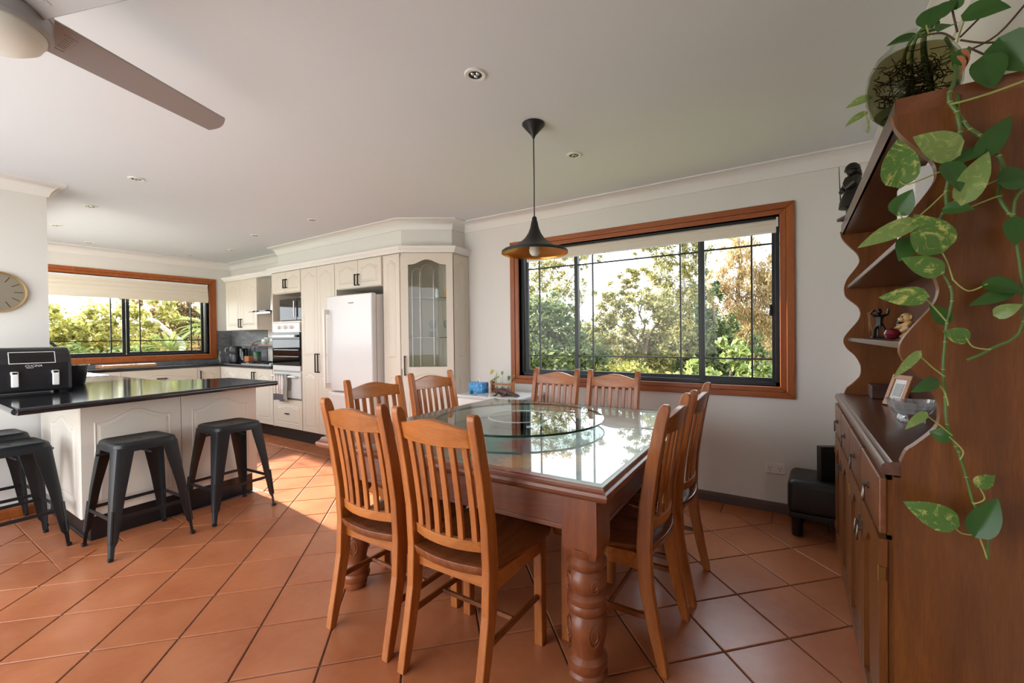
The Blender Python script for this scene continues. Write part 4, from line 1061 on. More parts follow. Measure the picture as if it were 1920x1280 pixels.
for k in range(4):
    A_ = 1.93-PI/2*k
    mm = MB(); mm.M = Matrix.Rotation(A_, 4, 'Z') @ Matrix.Rotation(R(-25), 4, 'X')
    top = lambda u, v: ((.105+.585*u+(.02*math.sin(PI*v) if u == 1 else 0), (v-.5)*(.118-.024*u), .004))
    mm.slab(top, lambda u, v: (top(u, v)[0], top(u, v)[1], -.003), 10, 8); bl = mm.build('blade', 'fan_metal', fan, smooth=True, bevel=.0015, seg=1)
    MM = Matrix.Rotation(A_, 4, 'Z') @ Matrix.Rotation(R(-25), 4, 'X') @ Matrix.Translation((.165, 0, -.0044))
    mm = MB(); mm.M = MM
    for b in ((-.018, .018, .030, .031), (-.018, .018, -.031, -.030), (.017, .018, -.03, .03)): mm.box(*b, 0, .002)
    for q in range(6): mm.box(-.010, .010, -.023+.008*q, -.0205+.008*q, 0, .002)
    em = mm.build('embossed_mark', 'fan_metal', bl); em['kind'] = 'stuff'
# ---------------------------------------------------------------- dresser
DY0, DY1, DXF, DXB = 1.43, 2.93, .205, .488
ds = thing('dresser', 'tall pine dresser with scalloped open shelves, drawers and arched doors', 'dresser', (.35, 2.18, 0))
WAVE = [(.231, .902), (.242, .932), (.258, .948), (.285, .978), (.301, 1.002), (.305, 1.033), (.301, 1.066), (.278, 1.111), (.248, 1.143), (.232, 1.173), (.229, 1.191), (.234, 1.214), (.258, 1.252), (.291, 1.297), (.303, 1.33), (.301, 1.356), (.289, 1.381), (.243, 1.428), (.233, 1.463), (.235, 1.497), (.249, 1.535), (.274, 1.571), (.296, 1.607), (.3, 1.632), (.289, 1.665), (.244, 1.722), (.223, 1.757), (.217, 1.785), (.216, 1.79)]
def crom(P_, k=3):
    out = []
    for i in range(len(P_)-1):
        p0, p1, p2, p3 = (Vector(P_[max(0, min(len(P_)-1, j))]) for j in (i-1, i, i+1, i+2))
        for q in range(k):
            t_ = q/k
            out.append(tuple(.5*((2*p1)+(p2-p0)*t_+(2*p0-5*p1+4*p2-p3)*t_*t_+(3*p1-p0-3*p2+p3)*t_**3)))
    return out+[P_[-1]]
wv = crom(WAVE)
side = [(DXF+.012, 0), (DXF+.012, .86), (.231, .86)]+wv+[(DXB, 1.79), (DXB, 0)]
MY = lambda y: Matrix(((1, 0, 0, 0), (0, 0, 1, y), (0, 1, 0, 0), (0, 0, 0, 1)))
for y in (DY0, DY1-.028):
    m = MB(); m.M = MY(y); m.prism(side, 0, .028); m.build('side_panel', 'dresser_wood', ds, world=True, bevel=.002, seg=1)
m = MB().box(DXB-.012, DXB, DY0+.028, DY1-.028, .05, 1.79); m.build('back_board', 'dresser_dark', ds, world=True)
nose = [(DXB-.012, .868), (.20, .868), (.193, .872), (.190, .880), (.192, .892), (.199, .899), (.210, .900), (.214, .9035), (DXB-.012, .9035)]
m = MB(); m.M = MY(0); m.prism([(a, b-.0035) for a, b in nose], DY0+.001, DY1-.001)
m.v = [(x, min(max(y, DY0+.028), DY1-.028) if x > .235 else y, z) for x, y, z in m.v]; m.build('counter_top', 'dresser_dark', ds, world=True, smooth=True)
m = MB()
for z0, z1 in ((.845, .868), (.685, .697), (.05, .09)): m.box(DXF+.002, DXF+.03, DY0+.028, DY1-.028, z0, z1)
for k in range(5):
    yy = DY0+.028+(DY1-DY0-.056-.02)*k/4; m.box(DXF+.002, DXF+.03, yy, yy+.02, .05, .868)
m.box(DXF+.03, DXB-.012, DY0+.028, DY1-.028, .05, .07); m.build('face_frame', 'dresser_wood', ds, world=True)
m = MB(); m.box(DXF+.012, DXF+.03, DY0+.028, DY1-.028, 0, .05); m.build('plinth', 'dresser_wood', ds, world=True)
NB = 4; bw = (DY1-DY0-.05)/NB
FD = lambda y, z: frame((DXF+.002, y, z), (0, -1, 0), (-1, 0, 0))
for k in range(NB):
    y1 = DY1-.03-k*bw
    m = MB(); m.M = FD(y1, .699); m.box(.004, bw-.004, 0, .150, 0, .018); d = m.build('drawer', 'dresser_h', ds, world=True, bevel=.004)
    m = MB(); m.M = FD(y1-bw/2, .775)
    m.lathe([(.011, .018), (.011, .022), (.006, .024), (.006, .032)], 12)
    m.tube([(.013*math.sin(2*PI*q/14), -.024+.026*math.cos(2*PI*q/14), .032) for q in range(15)], .0034, 6, cap=False)
    m.build('ring_pull', 'pewter', d, world=True, smooth=True)
    # arched door below
    h = .60; w = bw-.008
    ar = arch(.055, w-.055, .06, h-.055, .06)
    m = MB(); m.M = FD(y1-.004, .085)
    m.prism([(0, 0), (w, 0), (w, .06), (0, .06)], 0, .018); m.prism([(0, .06), (.055, .06), (.055, h), (0, h)], 0, .018); m.prism([(w-.055, .06), (w, .06), (w, h), (w-.055, h)], 0, .018)
    m.prism([(.055, h), (w-.055, h)]+ar[2:], 0, .018); d = m.build('door', 'dresser_wood', ds, world=True)
    m = MB(); m.M = FD(y1-.004, .085); m.prism(offset(ar, -.004), -.002, .006); m.build('door_panel', 'dresser_wood', d, world=True)
    hx = (w-.028 if k % 2 == 0 else .028)
    m = MB(); m.M = FD(y1-.004, .085) @ Matrix.Translation((hx, .5, 0)); m.box(-.009, .009, -.012, .028, .018, .021); m.lathe([(.006, .02), (.006, .03)], 10)
    m.tube([(0, .008, .03), (.007, -.012, .033), (.006, -.032, .033), (0, -.040, .033), (-.006, -.032, .033), (-.007, -.012, .033), (0, .008, .03)], .003, 6, cap=False)
    m.build('drop_handle', 'pewter', d, world=True, smooth=True)
    hg = (.0 if k % 2 == 0 else w)
    for z in (.07, .49):
        m = MB(); m.M = FD(y1-.004, .085) @ Matrix.Translation((hg, z, 0)); m.box(-.006, .004, 0, .036, .004, .0195); m.tube([(0, -.002, .0185), (0, .038, .0185)], .0032, 8); m.build('hinge', 'brass', d, world=True)
for z in (1.19, 1.475):
    m = MB().box(.246, DXB-.012, DY0+.028, DY1-.028, z, z+.018); m.build('shelf', 'dresser_dark', ds, world=True, bevel=.002, seg=1)
m = MB().box(.222, DXB, DY0+.002, DY1-.002, 1.772, 1.79); m.build('top_board', 'dresser_dark', ds, world=True)
COR = [(0, 1.772), (.006, 1.772), (.008, 1.787), (.016, 1.797), (.020, 1.803), (.022, 1.812), (.028, 1.822), (.028, 1.83), (0, 1.83)]
m = sweep(MB(), [(DXB, DY1), (.224, DY1), (.224, DY0+.001), (DXB, DY0+.001)][::-1], [(-d, z) for d, z in COR]); m.build('cornice', 'dresser_h', ds, world=True)
m = MB().box(.222, DXB, DY0+.002, DY1-.002, 1.79, 1.828); m.build('top_cap', 'dresser_dark', ds, world=True)

# ---- things on the dresser
tag(MB().box(.33, .47, 2.74, 2.88, .9012, .965).build('wooden_box', 'dark_box', bevel=.003), 'small dark wooden box at the back of the dresser counter', 'box')
pf = thing('photo_frame', 'small timber photo frame leaning back on the dresser counter', 'photo frame', (.375, 2.50, .9012), R(-62))
MP = Matrix.Translation((0, 0, .002)) @ Matrix.Rotation(R(-20), 4, 'X')
m = MB(); m.M = MP
for b in ((-.055, .055, 0, .02), (-.055, .055, .125, .145), (-.055, -.035, .02, .125), (.035, .055, .02, .125)): m.box(b[0], b[1], -.006, .008, b[2], b[3])
m.build('frame', 'stand_wood', pf, bevel=.001, seg=1)
m = MB(); m.M = MP; m.box(-.036, .036, .0, .002, .019, .126); m.build('mat_board', 'paper', pf)
m = MB(); m.M = MP; m.box(-.022, .022, -.002, .0, .045, .105); m.build('photo', 'photo_grey', pf)
m = MB(); m.box(-.012, .012, .04, .085, 0, .004); m.box(-.01, .01, .05, .054, 0, .11); m.build('strut', 'dark_box', pf)
cb = thing('crystal_bowl', 'faceted clear crystal bowl on small feet on the dresser counter', 'bowl', (.372, 2.12, .9012))
m = MB(); rs = []
for r, z in ((.03, .022), (.05, .03), (.064, .05), (.072, .078), (.066, .078), (.058, .052), (.04, .036), (.01, .032)):
    rs.append([(r*(1+.05*(k % 2))*math.cos(2*PI*k/28), r*(1+.05*(k % 2))*math.sin(2*PI*k/28), z+.004*math.cos(4*PI*k/28)*(z > .07)) for k in range(28)])
m.rings(rs); m.build('bowl', 'crystal', cb)
for k in range(4):
    m = MB().lathe([(.012, 0), (.014, .006), (.009, .024)], 8, (.034*math.cos(PI/4+PI/2*k), .034*math.sin(PI/4+PI/2*k), 0)); m.build('foot', 'crystal', cb)
def figure(name, label, loc, rz, h, bodymat, limbs, head, extra=(), cat='figurine'):
    o = thing(name, label, cat, loc, rz)
    m = MB()
    for pts, rad in limbs: m.tube(pts, rad, 8)
    m.ball(*head); m.build('body', bodymat, o, smooth=True)
    for nm, mt, fn in extra:
        mm = MB(); fn(mm); mm.build(nm, mt, o, smooth=True)
    return o
figure('dancer_figurine', 'black carved figurine with long tan hair and raised arms on the middle dresser shelf', (.345, 2.62, 1.2092), R(8), .14, 'figure_black',
       [([(-.02, 0, .004), (-.018, .004, .035), (-.008, 0, .062)], [.008, .007, .009]), ([(.024, 0, .004), (.02, -.004, .035), (.008, 0, .062)], [.008, .007, .009]),
        ([(0, 0, .055), (0, 0, .075), (0, 0, .1), (0, 0, .112)], [.018, .014, .019, .008]), ([(.014, 0, .104), (.032, 0, .112), (.036, 0, .138)], [.007, .006, .006]), ([(-.014, 0, .104), (-.034, 0, .118), (-.018, 0, .136)], [.007, .006, .006]),
        ([(0, .016, .002), (0, .016, .08)], [.003, .003])], ((0, 0, .126), (.012, .012, .015)),
       [('hair', 'hair_tan', lambda mm: [mm.tube([(-.012+.003*k, .010, .136), (-.028-.002*k, .012, .12), (-.036+.002*k, .012, .07-.006*k), (-.034, .012, .03+.008*k)], [.004, .003, .002, .001], 5) for k in range(7)]),
        ('base', 'figure_black', lambda mm: mm.box(-.03, .03, -.018, .02, 0, .006))])
figure('kneeling_figurine', 'small black stump-shaped figurine beside the monkey on the dresser shelf', (.37, 2.24, 1.2092), 0, .07, 'figure_black',
       [([(0, 0, .002), (0, 0, .03), (0, 0, .06)], [.024, .02, .022]), ([(.012, .01, .03), (.03, .012, .018)], [.008, .007])], ((0, 0, .066), (.02, .02, .010)))
figure('monkey_figurine', 'tan monkey figurine hugging a red ball on the middle dresser shelf', (.345, 2.02, 1.2092), R(-75), .09, 'monkey_tan',
       [([(0, 0, .006), (0, .004, .03), (0, .006, .052), (0, .004, .066)], [.024, .024, .02, .012]), ([(.016, 0, .052), (.034, -.016, .04), (.022, -.03, .03)], [.009, .008, .007]), ([(-.016, 0, .052), (-.034, -.016, .04), (-.022, -.03, .03)], [.009, .008, .007]),
        ([(.012, 0, .012), (.032, -.02, .016), (.03, -.034, .006)], [.011, .01, .007]), ([(-.012, 0, .012), (-.032, -.02, .016), (-.03, -.034, .006)], [.011, .01, .007])], ((0, -.002, .078), (.019, .018, .018)),
       [('muzzle', 'monkey_tan', lambda mm: mm.ball((0, -.018, .072), (.012, .01, .009))), ('ear', 'monkey_tan', lambda mm: mm.ball((.021, .002, .08), (.005, .004, .008))), ('ear', 'monkey_tan', lambda mm: mm.ball((-.021, .002, .08), (.005, .004, .008))),
        ('eye', 'figure_black', lambda mm: [mm.ball((s*.007, -.0185, .082), .003) for s in (-1, 1)]), ('ball', 'red_gloss', lambda mm: mm.lathe([(.004, 0), (.02, .006), (.026, .02), (.02, .034), (.004, .04)], 16, (0, -.044, .0)))])
# white box file and paper roll on the upper shelf
tag(MB().box(.292, .452, 1.62, 1.86, 1.4942, 1.705).build('box_file', 'white_plastic', bevel=.003), 'plain white box file standing on the upper dresser shelf', 'box file')
pr_ = thing('paper_roll', 'roll of pale paper lying on the white box file', 'paper roll', (.372, 1.74, 1.706))
m = MB().tube([(.372, 1.63, 1.735), (.372, 1.85, 1.735)], .0285, 24, cap=True); m.build('roll', 'paper', pr_, world=True, smooth=True)
m = MB().tube([(.372, 1.628, 1.735), (.372, 1.6295, 1.735)], .012, 16); m.build('core', 'carton', pr_, world=True)
# warrior statue on top of the dresser
figure('warrior_statue', 'dark helmeted warrior statue with thin sword on top of the dresser', (.262, 2.80, 1.8312), R(-70), .3, 'statue_dark',
       [([(-.03, 0, .012), (-.028, .004, .07), (-.012, 0, .13)], [.018, .02, .024]), ([(.03, 0, .012), (.026, -.004, .07), (.012, 0, .13)], [.018, .02, .024]),
        ([(0, 0, .11), (0, 0, .15), (0, 0, .19), (0, 0, .215), (0, 0, .23)], [.045, .034, .046, .036, .014]), ([(.04, 0, .205), (.058, -.02, .17), (.03, -.045, .15)], [.018, .016, .012]), ([(-.04, 0, .205), (-.058, -.02, .165), (-.01, -.048, .145)], [.018, .016, .012])],
       ((0, -.002, .25), (.024, .027, .028)),
       [('helmet', 'statue_dark', lambda mm: (mm.lathe([(.036, 0), (.035, .006), (.031, .022), (.017, .036), (.003, .04)], 20, (0, 0, .252)), mm.tube([(-.045, .01, .235), (0, .035, .228), (.045, .01, .235)], [.008, .011, .008], 8))),
        ('sword', 'statue_dark', lambda mm: mm.tube([(-.015, -.05, .10), (-.012, -.058, .28)], [.003, .0015], 6)), ('base', 'statue_dark', lambda mm: mm.box(-.055, .055, -.05, .05, 0, .014)), ('skirt', 'statue_dark', lambda mm: mm.lathe([(.062, 0), (.058, .03), (.04, .075), (.034, .08)], 14, (0, 0, .06)))], 'statue')
# footstool in the corner with a black folder leaning on it
ot = thing('footstool', 'low black leather footstool with round legs in the corner past the dresser', 'footstool', (.215, 3.19, 0), R(-3))
m = MB().box(-.25, .25, -.17, .17, .135, .345); m.build('cushion', 'black_leather', ot, smooth=True, bevel=.042, seg=6)
m = MB().box(-.245, .245, -.165, .165, .115, .15); m.build('base_frame', 'black_leather', ot, bevel=.006)
for a_ in (-.2, .2):
    for b_ in (-.125, .125):
        m = MB().lathe([(.027, 0), (.03, .01), (.032, .12)], 18, (a_, b_, 0)); m.build('leg', 'black_plinth', ot, smooth=True)
fo = thing('folder', 'black cloth folder standing on the leather footstool', 'folder', (.30, 3.2, .3462), R(28))
m = MB().box(-.2, .16, -.02, .02, 0, .205); m.build('cover', 'black_matte', fo, bevel=.003)
m = MB().box(-.201, -.07, -.0215, .0215, .001, .2055); m.build('spine_cloth', 'black_leather', fo)
# bowl of pothos cuttings on top of the dresser
JX, JY, JZ = .285, 1.600, 1.8312
jar = thing('glass_jar', 'squat round glass jar of water and roots on top of the dresser', 'jar', (JX, JY, JZ))
JP = [(.040, .0), (.066, .006), (.090, .034), (.103, .075), (.105, .11), (.098, .15), (.080, .185), (.058, .205), (.045, .212), (.043, .222), (.049, .230)]
m = MB().lathe(JP, 40, cap=False); m.build('glass', 'jar_glass', jar, smooth=True)
m = MB().lathe([(.036, .004), (.063, .010), (.087, .036), (.099, .075), (.101, .108), (.095, .145), (.08, .172), (.03, .174)], 32)
m.build('water', 'brown_water', jar, smooth=True)
m = MB().lathe([(.03, .012), (.07, .014), (.085, .03), (.05, .042), (.01, .046)], 24); m.build('moss', 'moss', jar, smooth=True)
def crom3(P_, k=4):
    out = []
    for i in range(len(P_)-1):
        p0, p1, p2, p3 = (Vector(P_[max(0, min(len(P_)-1, j))]) for j in (i-1, i, i+1, i+2))
        for q in range(k):
            t_ = q/k; out.append(.5*((2*p1)+(p2-p0)*t_+(2*p0-5*p1+4*p2-p3)*t_*t_+(3*p1-p0-3*p2+p3)*t_**3))
    return out+[Vector(P_[-1])]
rnd = random.Random(3)
m = MB()
for k in range(260):
    a_ = rnd.uniform(0, 2*PI); r0 = rnd.uniform(.01, .08); z0 = rnd.uniform(.03, .165)
    p = Vector((r0*math.cos(a_), r0*math.sin(a_), z0)); pts = [p.copy()]
    d_ = Vector((rnd.uniform(-1, 1), rnd.uniform(-1, 1), rnd.uniform(-.5, .5))).normalized()
    for q in range(4):
        d_ = (d_+Vector((rnd.uniform(-.8, .8), rnd.uniform(-.8, .8), rnd.uniform(-.5, .5)))).normalized(); p = p+d_*.014
        if math.hypot(p.x, p.y) > .09: p.x *= .8; p.y *= .8
        p.z = min(max(p.z, .015), .168); pts.append(p.copy())
    m.tube(pts, .0013, 4)
m.build('roots', 'root_brown', jar)['kind'] = 'stuff'
m = MB()
for dx, dy in ((.02, -.01), (-.015, .02), (.0, .0), (.03, .02)):
    m.tube(crom3([(dx*2, dy*2, .03), (dx*1.5, dy, .1), (dx, dy*.5, .19), (dx*.6+.012, dy-.02, .232), (dx*.5+.03, dy-.06, .215)]), .0042, 8)
m.build('cutting_stem', 'vine_green', jar, smooth=True)
LEAVES=[
  (0.223, 1.38, 1.606, 0.217, 1.361, 1.703, 0.07, 1),
  (0.22, 1.39, 1.533, 0.242, 1.365, 1.577, 0.048, 0),
  (0.24, 1.36, 1.497, 0.139, 1.348, 1.452, 0.044, 2),
  (0.292, 1.37, 1.433, 0.247, 1.347, 1.511, 0.076, 1),
  (0.243, 1.39, 1.46, 0.22, 1.363, 1.413, 0.047, 0),
  (0.291, 1.37, 1.379, 0.225, 1.358, 1.413, 0.045, 1),
  (0.26, 1.36, 1.32, 0.182, 1.371, 1.323, 0.043, 1),
  (0.308, 1.39, 1.259, 0.282, 1.396, 1.301, 0.034, 0),
  (0.34, 1.38, 1.219, 0.302, 1.384, 1.237, 0.038, 1),
  (0.375, 1.38, 1.343, 0.427, 1.36, 1.322, 0.044, 0),
  (0.407, 1.37, 1.323, 0.343, 1.364, 1.296, 0.028, 0),
  (0.384, 1.36, 1.273, 0.416, 1.342, 1.291, 0.029, 2),
  (0.251, 1.36, 1.182, 0.204, 1.338, 1.127, 0.02, 2),
  (0.285, 1.37, 1.118, 0.241, 1.345, 1.094, 0.028, 0),
  (0.263, 1.36, 1.039, 0.226, 1.34, 1.006, 0.02, 2),
  (0.311, 1.38, 0.986, 0.278, 1.392, 0.992, 0.033, 0),
  (0.359, 1.38, 0.88, 0.388, 1.387, 0.904, 0.029, 1),
  (0.311, 1.36, 0.789, 0.229, 1.366, 0.817, 0.057, 1),
  (0.356, 1.37, 0.773, 0.389, 1.376, 0.854, 0.051, 0),
  (0.318, 1.37, 1.652, 0.246, 1.349, 1.698, 0.065, 2),
  (0.305, 1.36, 1.621, 0.323, 1.344, 1.557, 0.047, 0),
  (0.33, 1.35, 1.539, 0.367, 1.348, 1.636, 0.049, 2),
  (0.364, 1.39, 1.652, 0.294, 1.393, 1.629, 0.037, 0),
  (0.37, 1.39, 1.645, 0.419, 1.398, 1.721, 0.044, 0),
  (0.395, 1.37, 1.569, 0.446, 1.38, 1.573, 0.057, 0),
  (0.303, 1.37, 1.524, 0.342, 1.344, 1.513, 0.03, 0),
  (0.417, 1.38, 1.481, 0.419, 1.377, 1.426, 0.036, 0),
  (0.299, 1.52, 2.044, 0.323, 1.52, 2.09, 0.051, 0),
  (0.315, 1.5, 2.05, 0.352, 1.493, 2.072, 0.039, 0),
  (0.335, 1.48, 2.006, 0.309, 1.458, 1.988, 0.046, 0),
  (0.352, 1.5, 2.055, 0.357, 1.491, 2.082, 0.027, 0),
  (0.362, 1.46, 2.012, 0.426, 1.434, 1.99, 0.047, 0),
  (0.347, 1.45, 1.919, 0.352, 1.462, 1.89, 0.034, 0),
  (0.379, 1.41, 1.866, 0.397, 1.419, 1.801, 0.06, 0),
  (0.411, 1.42, 1.902, 0.447, 1.415, 1.823, 0.074, 0),
  (0.304, 1.66, 2.094, 0.239, 1.644, 2.088, 0.037, 0),
  (0.204, 1.74, 1.983, 0.147, 1.751, 1.978, 0.031, 2),
  (0.195, 1.74, 1.938, 0.144, 1.736, 1.911, 0.026, 2),
]
VINES=[
  (0.0045,[(0.346, 1.56, 2.016),(0.352, 1.513, 1.938),(0.342, 1.467, 1.862),(0.317, 1.4, 1.805),(0.317, 1.4, 1.782),(0.329, 1.4, 1.755),(0.341, 1.4, 1.728),(0.352, 1.4, 1.708),(0.368, 1.4, 1.69),(0.381, 1.4, 1.666),(0.399, 1.4, 1.635),(0.406, 1.4, 1.602),(0.402, 1.4, 1.574),(0.399, 1.4, 1.543),(0.416, 1.4, 1.501),(0.43, 1.4, 1.485)]),
  (0.0045,[(0.359, 1.55, 1.942),(0.349, 1.475, 1.861),(0.33, 1.4, 1.755),(0.335, 1.4, 1.706),(0.329, 1.4, 1.651),(0.317, 1.4, 1.603),(0.311, 1.4, 1.571),(0.312, 1.4, 1.535)]),
  (0.0032,[(0.31, 1.39, 1.533),(0.302, 1.39, 1.517),(0.266, 1.39, 1.427),(0.297, 1.39, 1.382),(0.315, 1.39, 1.342),(0.318, 1.39, 1.307),(0.309, 1.39, 1.255),(0.306, 1.39, 1.211),(0.302, 1.39, 1.145),(0.306, 1.39, 1.079),(0.309, 1.39, 1.014),(0.324, 1.39, 0.963),(0.329, 1.39, 0.951),(0.342, 1.39, 0.893),(0.354, 1.39, 0.835),(0.374, 1.39, 0.787),(0.378, 1.39, 0.756),(0.377, 1.39, 0.707)]),
  (0.0024,[(0.315, 1.39, 1.773),(0.339, 1.39, 1.773),(0.388, 1.39, 1.779),(0.435, 1.39, 1.789)]),
  (0.0032,[(0.434, 1.39, 1.551),(0.419, 1.39, 1.496),(0.435, 1.39, 1.256),(0.382, 1.39, 1.194),(0.343, 1.39, 1.168)]),
  (0.0024,[(0.354, 1.5, 1.993),(0.345, 1.5, 2.05),(0.342, 1.5, 2.086)]),
  (0.0024,[(0.359, 1.5, 1.978),(0.407, 1.5, 2.025),(0.434, 1.5, 2.046)]),
  (0.0024,[(0.373, 1.5, 1.939),(0.425, 1.5, 1.959),(0.474, 1.5, 2.017)]),
  (0.0024,[(0.359, 1.5, 1.971),(0.397, 1.5, 1.95),(0.434, 1.5, 1.939)]),
  (0.0024,[(0.373, 1.5, 1.948),(0.416, 1.5, 1.907),(0.443, 1.5, 1.892)]),
  (0.0024,[(0.349, 1.5, 1.975),(0.324, 1.5, 2.002),(0.278, 1.5, 2.008)]),
  (.0016,[(0.223, 1.38, 1.606),(0.24, 1.38, 1.596),(0.304, 1.38, 1.618)]),
  (.0016,[(0.219, 1.38, 1.531),(0.244, 1.38, 1.505),(0.307, 1.38, 1.567)]),
  (.0016,[(0.294, 1.38, 1.434),(0.307, 1.38, 1.401),(0.317, 1.38, 1.359)]),
  (.0016,[(0.316, 1.38, 1.359),(0.343, 1.38, 1.329),(0.375, 1.38, 1.343)]),
  (.0016,[(0.264, 1.38, 1.322),(0.288, 1.38, 1.288),(0.306, 1.38, 1.259)]),
  (.0016,[(0.255, 1.38, 1.181),(0.283, 1.38, 1.148),(0.303, 1.38, 1.129)]),
  (.0016,[(0.288, 1.38, 1.117),(0.303, 1.38, 1.091),(0.309, 1.38, 1.06)]),
  (.0016,[(0.267, 1.38, 1.036),(0.292, 1.38, 1.014),(0.316, 1.38, 0.99)]),
  (.0016,[(0.359, 1.38, 0.88),(0.37, 1.38, 0.85),(0.351, 1.38, 0.834)]),
  (.0016,[(0.315, 1.38, 0.782),(0.333, 1.38, 0.761),(0.373, 1.38, 0.767)]),
  (.0016,[(0.358, 1.38, 0.77),(0.369, 1.38, 0.733),(0.373, 1.38, 0.715)]),
  (.0016,[(0.31, 1.38, 1.626),(0.302, 1.38, 1.659),(0.323, 1.38, 1.683)]),
  (.0016,[(0.305, 1.38, 1.526),(0.33, 1.38, 1.548),(0.395, 1.38, 1.578)]),
  (.0016,[(0.325, 1.38, 1.514),(0.382, 1.38, 1.536),(0.394, 1.38, 1.539)]),
  (.0016,[(0.34, 1.38, 1.219),(0.352, 1.38, 1.199),(0.379, 1.38, 1.193)]),
  (.0016,[(0.311, 1.38, 0.986),(0.334, 1.38, 0.956),(0.329, 1.38, 0.934)]),
  (.0016,[(0.202, 1.73, 1.979),(0.208, 1.73, 1.925),(0.198, 1.73, 1.872)]),
  (.0016,[(0.194, 1.73, 1.934),(0.205, 1.73, 1.884),(0.201, 1.73, 1.868)]),
  (.0016,[(0.295, 1.5, 2.033),(0.299, 1.5, 2.011),(0.301, 1.5, 2.0)]),
  (.0016,[(0.372, 1.5, 2.034),(0.359, 1.5, 1.991),(0.354, 1.5, 1.966)]),
]
pl = thing('pothos_plant', 'trailing variegated pothos spilling from the glass jar down the dresser side', 'plant', (JX, JY-.05, JZ+.15))
def leaf_mb(L, Wd, curl=.12, fold=.18):
    """heart-shaped leaf: petiole joint at the origin, tip at +x, blade in the xy plane"""
    m = MB(); n = 10; k = 4; ring = []
    for i in range(n+1):
        s = i/n
        w = Wd/2*(math.sin(PI*min(1, s**.62))**.85)*(1.0-.12*s) if 0 < s < 1 else 0
        x = L*(s-.09*(1-s)**3*0)
        row = []
        for j in range(-k, k+1):
            q = j/k
            xb = x-(.16*L*abs(q)**1.3*(1-s)**2.2 if s < .5 else 0)
            z = -curl*L*(s-.35)**2+fold*abs(q)*w+.0
            row.append((xb, q*w, z))
        ring.append(row)
    c = 2*k+1
    vs = [p for r in ring for p in r]
    fs = [(i*c+j, i*c+j+1, (i+1)*c+j+1, (i+1)*c+j) for i in range(n) for j in range(c-1)]
    m.add(vs, fs)
    return m
camp = Vector((0, 0, H))
rl = random.Random(11)
for i, (bx, by, bz, tx_, ty_, tz_, w_, kd) in enumerate(LEAVES):
    B_, T_ = Vector((bx, by, bz)), Vector((tx_, ty_, tz_)); ax = T_-B_; L_ = ax.length
    ax.normalize()
    nrm = Vector((rl.uniform(-.35, .25), -1, rl.uniform(-.05, .55)))
    if bz > 1.85: nrm = Vector((rl.uniform(-.4, .2), -.8, rl.uniform(-.1, .6)))
    nrm = (nrm-ax*nrm.dot(ax)).normalized(); sd = nrm.cross(ax)
    m = leaf_mb(L_*1.04, w_*1.12, rl.uniform(.1, .4), rl.uniform(.1, .3))
    # underside curls away from the viewer
    Mx = Matrix(((ax.x, sd.x, nrm.x, B_.x), (ax.y, sd.y, nrm.y, B_.y), (ax.z, sd.z, nrm.z, B_.z), (0, 0, 0, 1)))
    m.v = [tuple(Mx @ Vector(p)) for p in m.v]
    m.v = [(x, min(y, DY0-.006) if z < 1.832 else y, z) for x, y, z in m.v]
    lf = m.build('leaf', ('pothos_dark', 'pothos_varieg', 'pothos_pale')[kd], pl, smooth=True, world=True)
def smooth_path(P_):
    out = []
    for i in range(len(P_)-1):
        p0, p1, p2, p3 = (Vector(P_[max(0, min(len(P_)-1, j))]) for j in (i-1, i, i+1, i+2))
        for q in range(4):
            t_ = q/4
            out.append(.5*((2*p1)+(p2-p0)*t_+(2*p0-5*p1+4*p2-p3)*t_*t_+(3*p1-p0-3*p2+p3)*t_**3))
    return out+[Vector(P_[-1])]
for i, (r_, pts) in enumerate(VINES):
    m = MB().tube(smooth_path(pts), r_, 8)
    nm, mt = ('vine', 'vine_green') if r_ > .003 else (('runner', 'vine_pale') if i < 5 else ('aerial_stem', 'brown_stem')) if r_ > .002 else ('petiole', 'vine_pale')
    v_ = m.build(nm, mt, pl, smooth=True, world=True)
    if r_ > .003:
        for q in pts[1:-1:1]: MB().ball(q, (r_*1.25, r_*1.25, r_*.7), 8, 5).build('node', 'vine_pale', v_, smooth=True, world=True)
for bx, bz in ((.339, 1.887), (.346, 1.90)):
    m = leaf_mb(.05, .02, .8, .5); m.M = Matrix.Identity(4)
    m.v = [tuple(Matrix.Translation((bx, 1.415, bz)) @ Matrix.Rotation(R(80), 4, 'Y') @ Vector(p)) for p in m.v]; m.build('dry_leaf', 'dry_leaf', pl, smooth=True, world=True)

# ---------------------------------------------------------------- small white cabinet in the corner
sc_ = thing('side_cabinet', 'small white cabinet under the dining window corner', 'cabinet', (-2.22, 3.16, 0))
m = MB().box(-2.58, -1.95, 2.93, 3.385, .04, .70); m.build('body', 'white_plastic', sc_, world=True, bevel=.002)
m = MB().box(-2.60, -1.93, 2.905, 3.39, .70, .722); m.build('top', 'white_gloss', sc_, world=True, bevel=.003)
for a_, b_ in ((-2.575, -2.268), (-2.262, -1.955)):
    m = MB().box(a_, b_, 2.914, 2.93, .53, .69); d = m.build('drawer', 'white_plastic', sc_, world=True, bevel=.003)
    m = MB(); m.M = frame(((a_+b_)/2, 2.914, .61), (1, 0, 0), (0, -1, 0)); m.lathe([(.006, 0), (.006, .012), (.012, .018), (.011, .026), (.004, .029)], 14); m.build('knob', 'brass', d, world=True, smooth=True)
    m = MB().box(a_, b_, 2.914, 2.93, .06, .52); m.build('door', 'white_plastic', sc_, world=True, bevel=.003)
for x in (-2.55, -1.98):
    for y in (2.96, 3.35): m = MB().box(x-.02, x+.02, y-.02, y+.02, 0, .04); m.build('foot', 'white_plastic', sc_, world=True)
tb_ = thing('tissue_box', 'bright blue patterned tissue box on the small white cabinet', 'tissue box', (-2.475, 3.09, .7222), R(2))
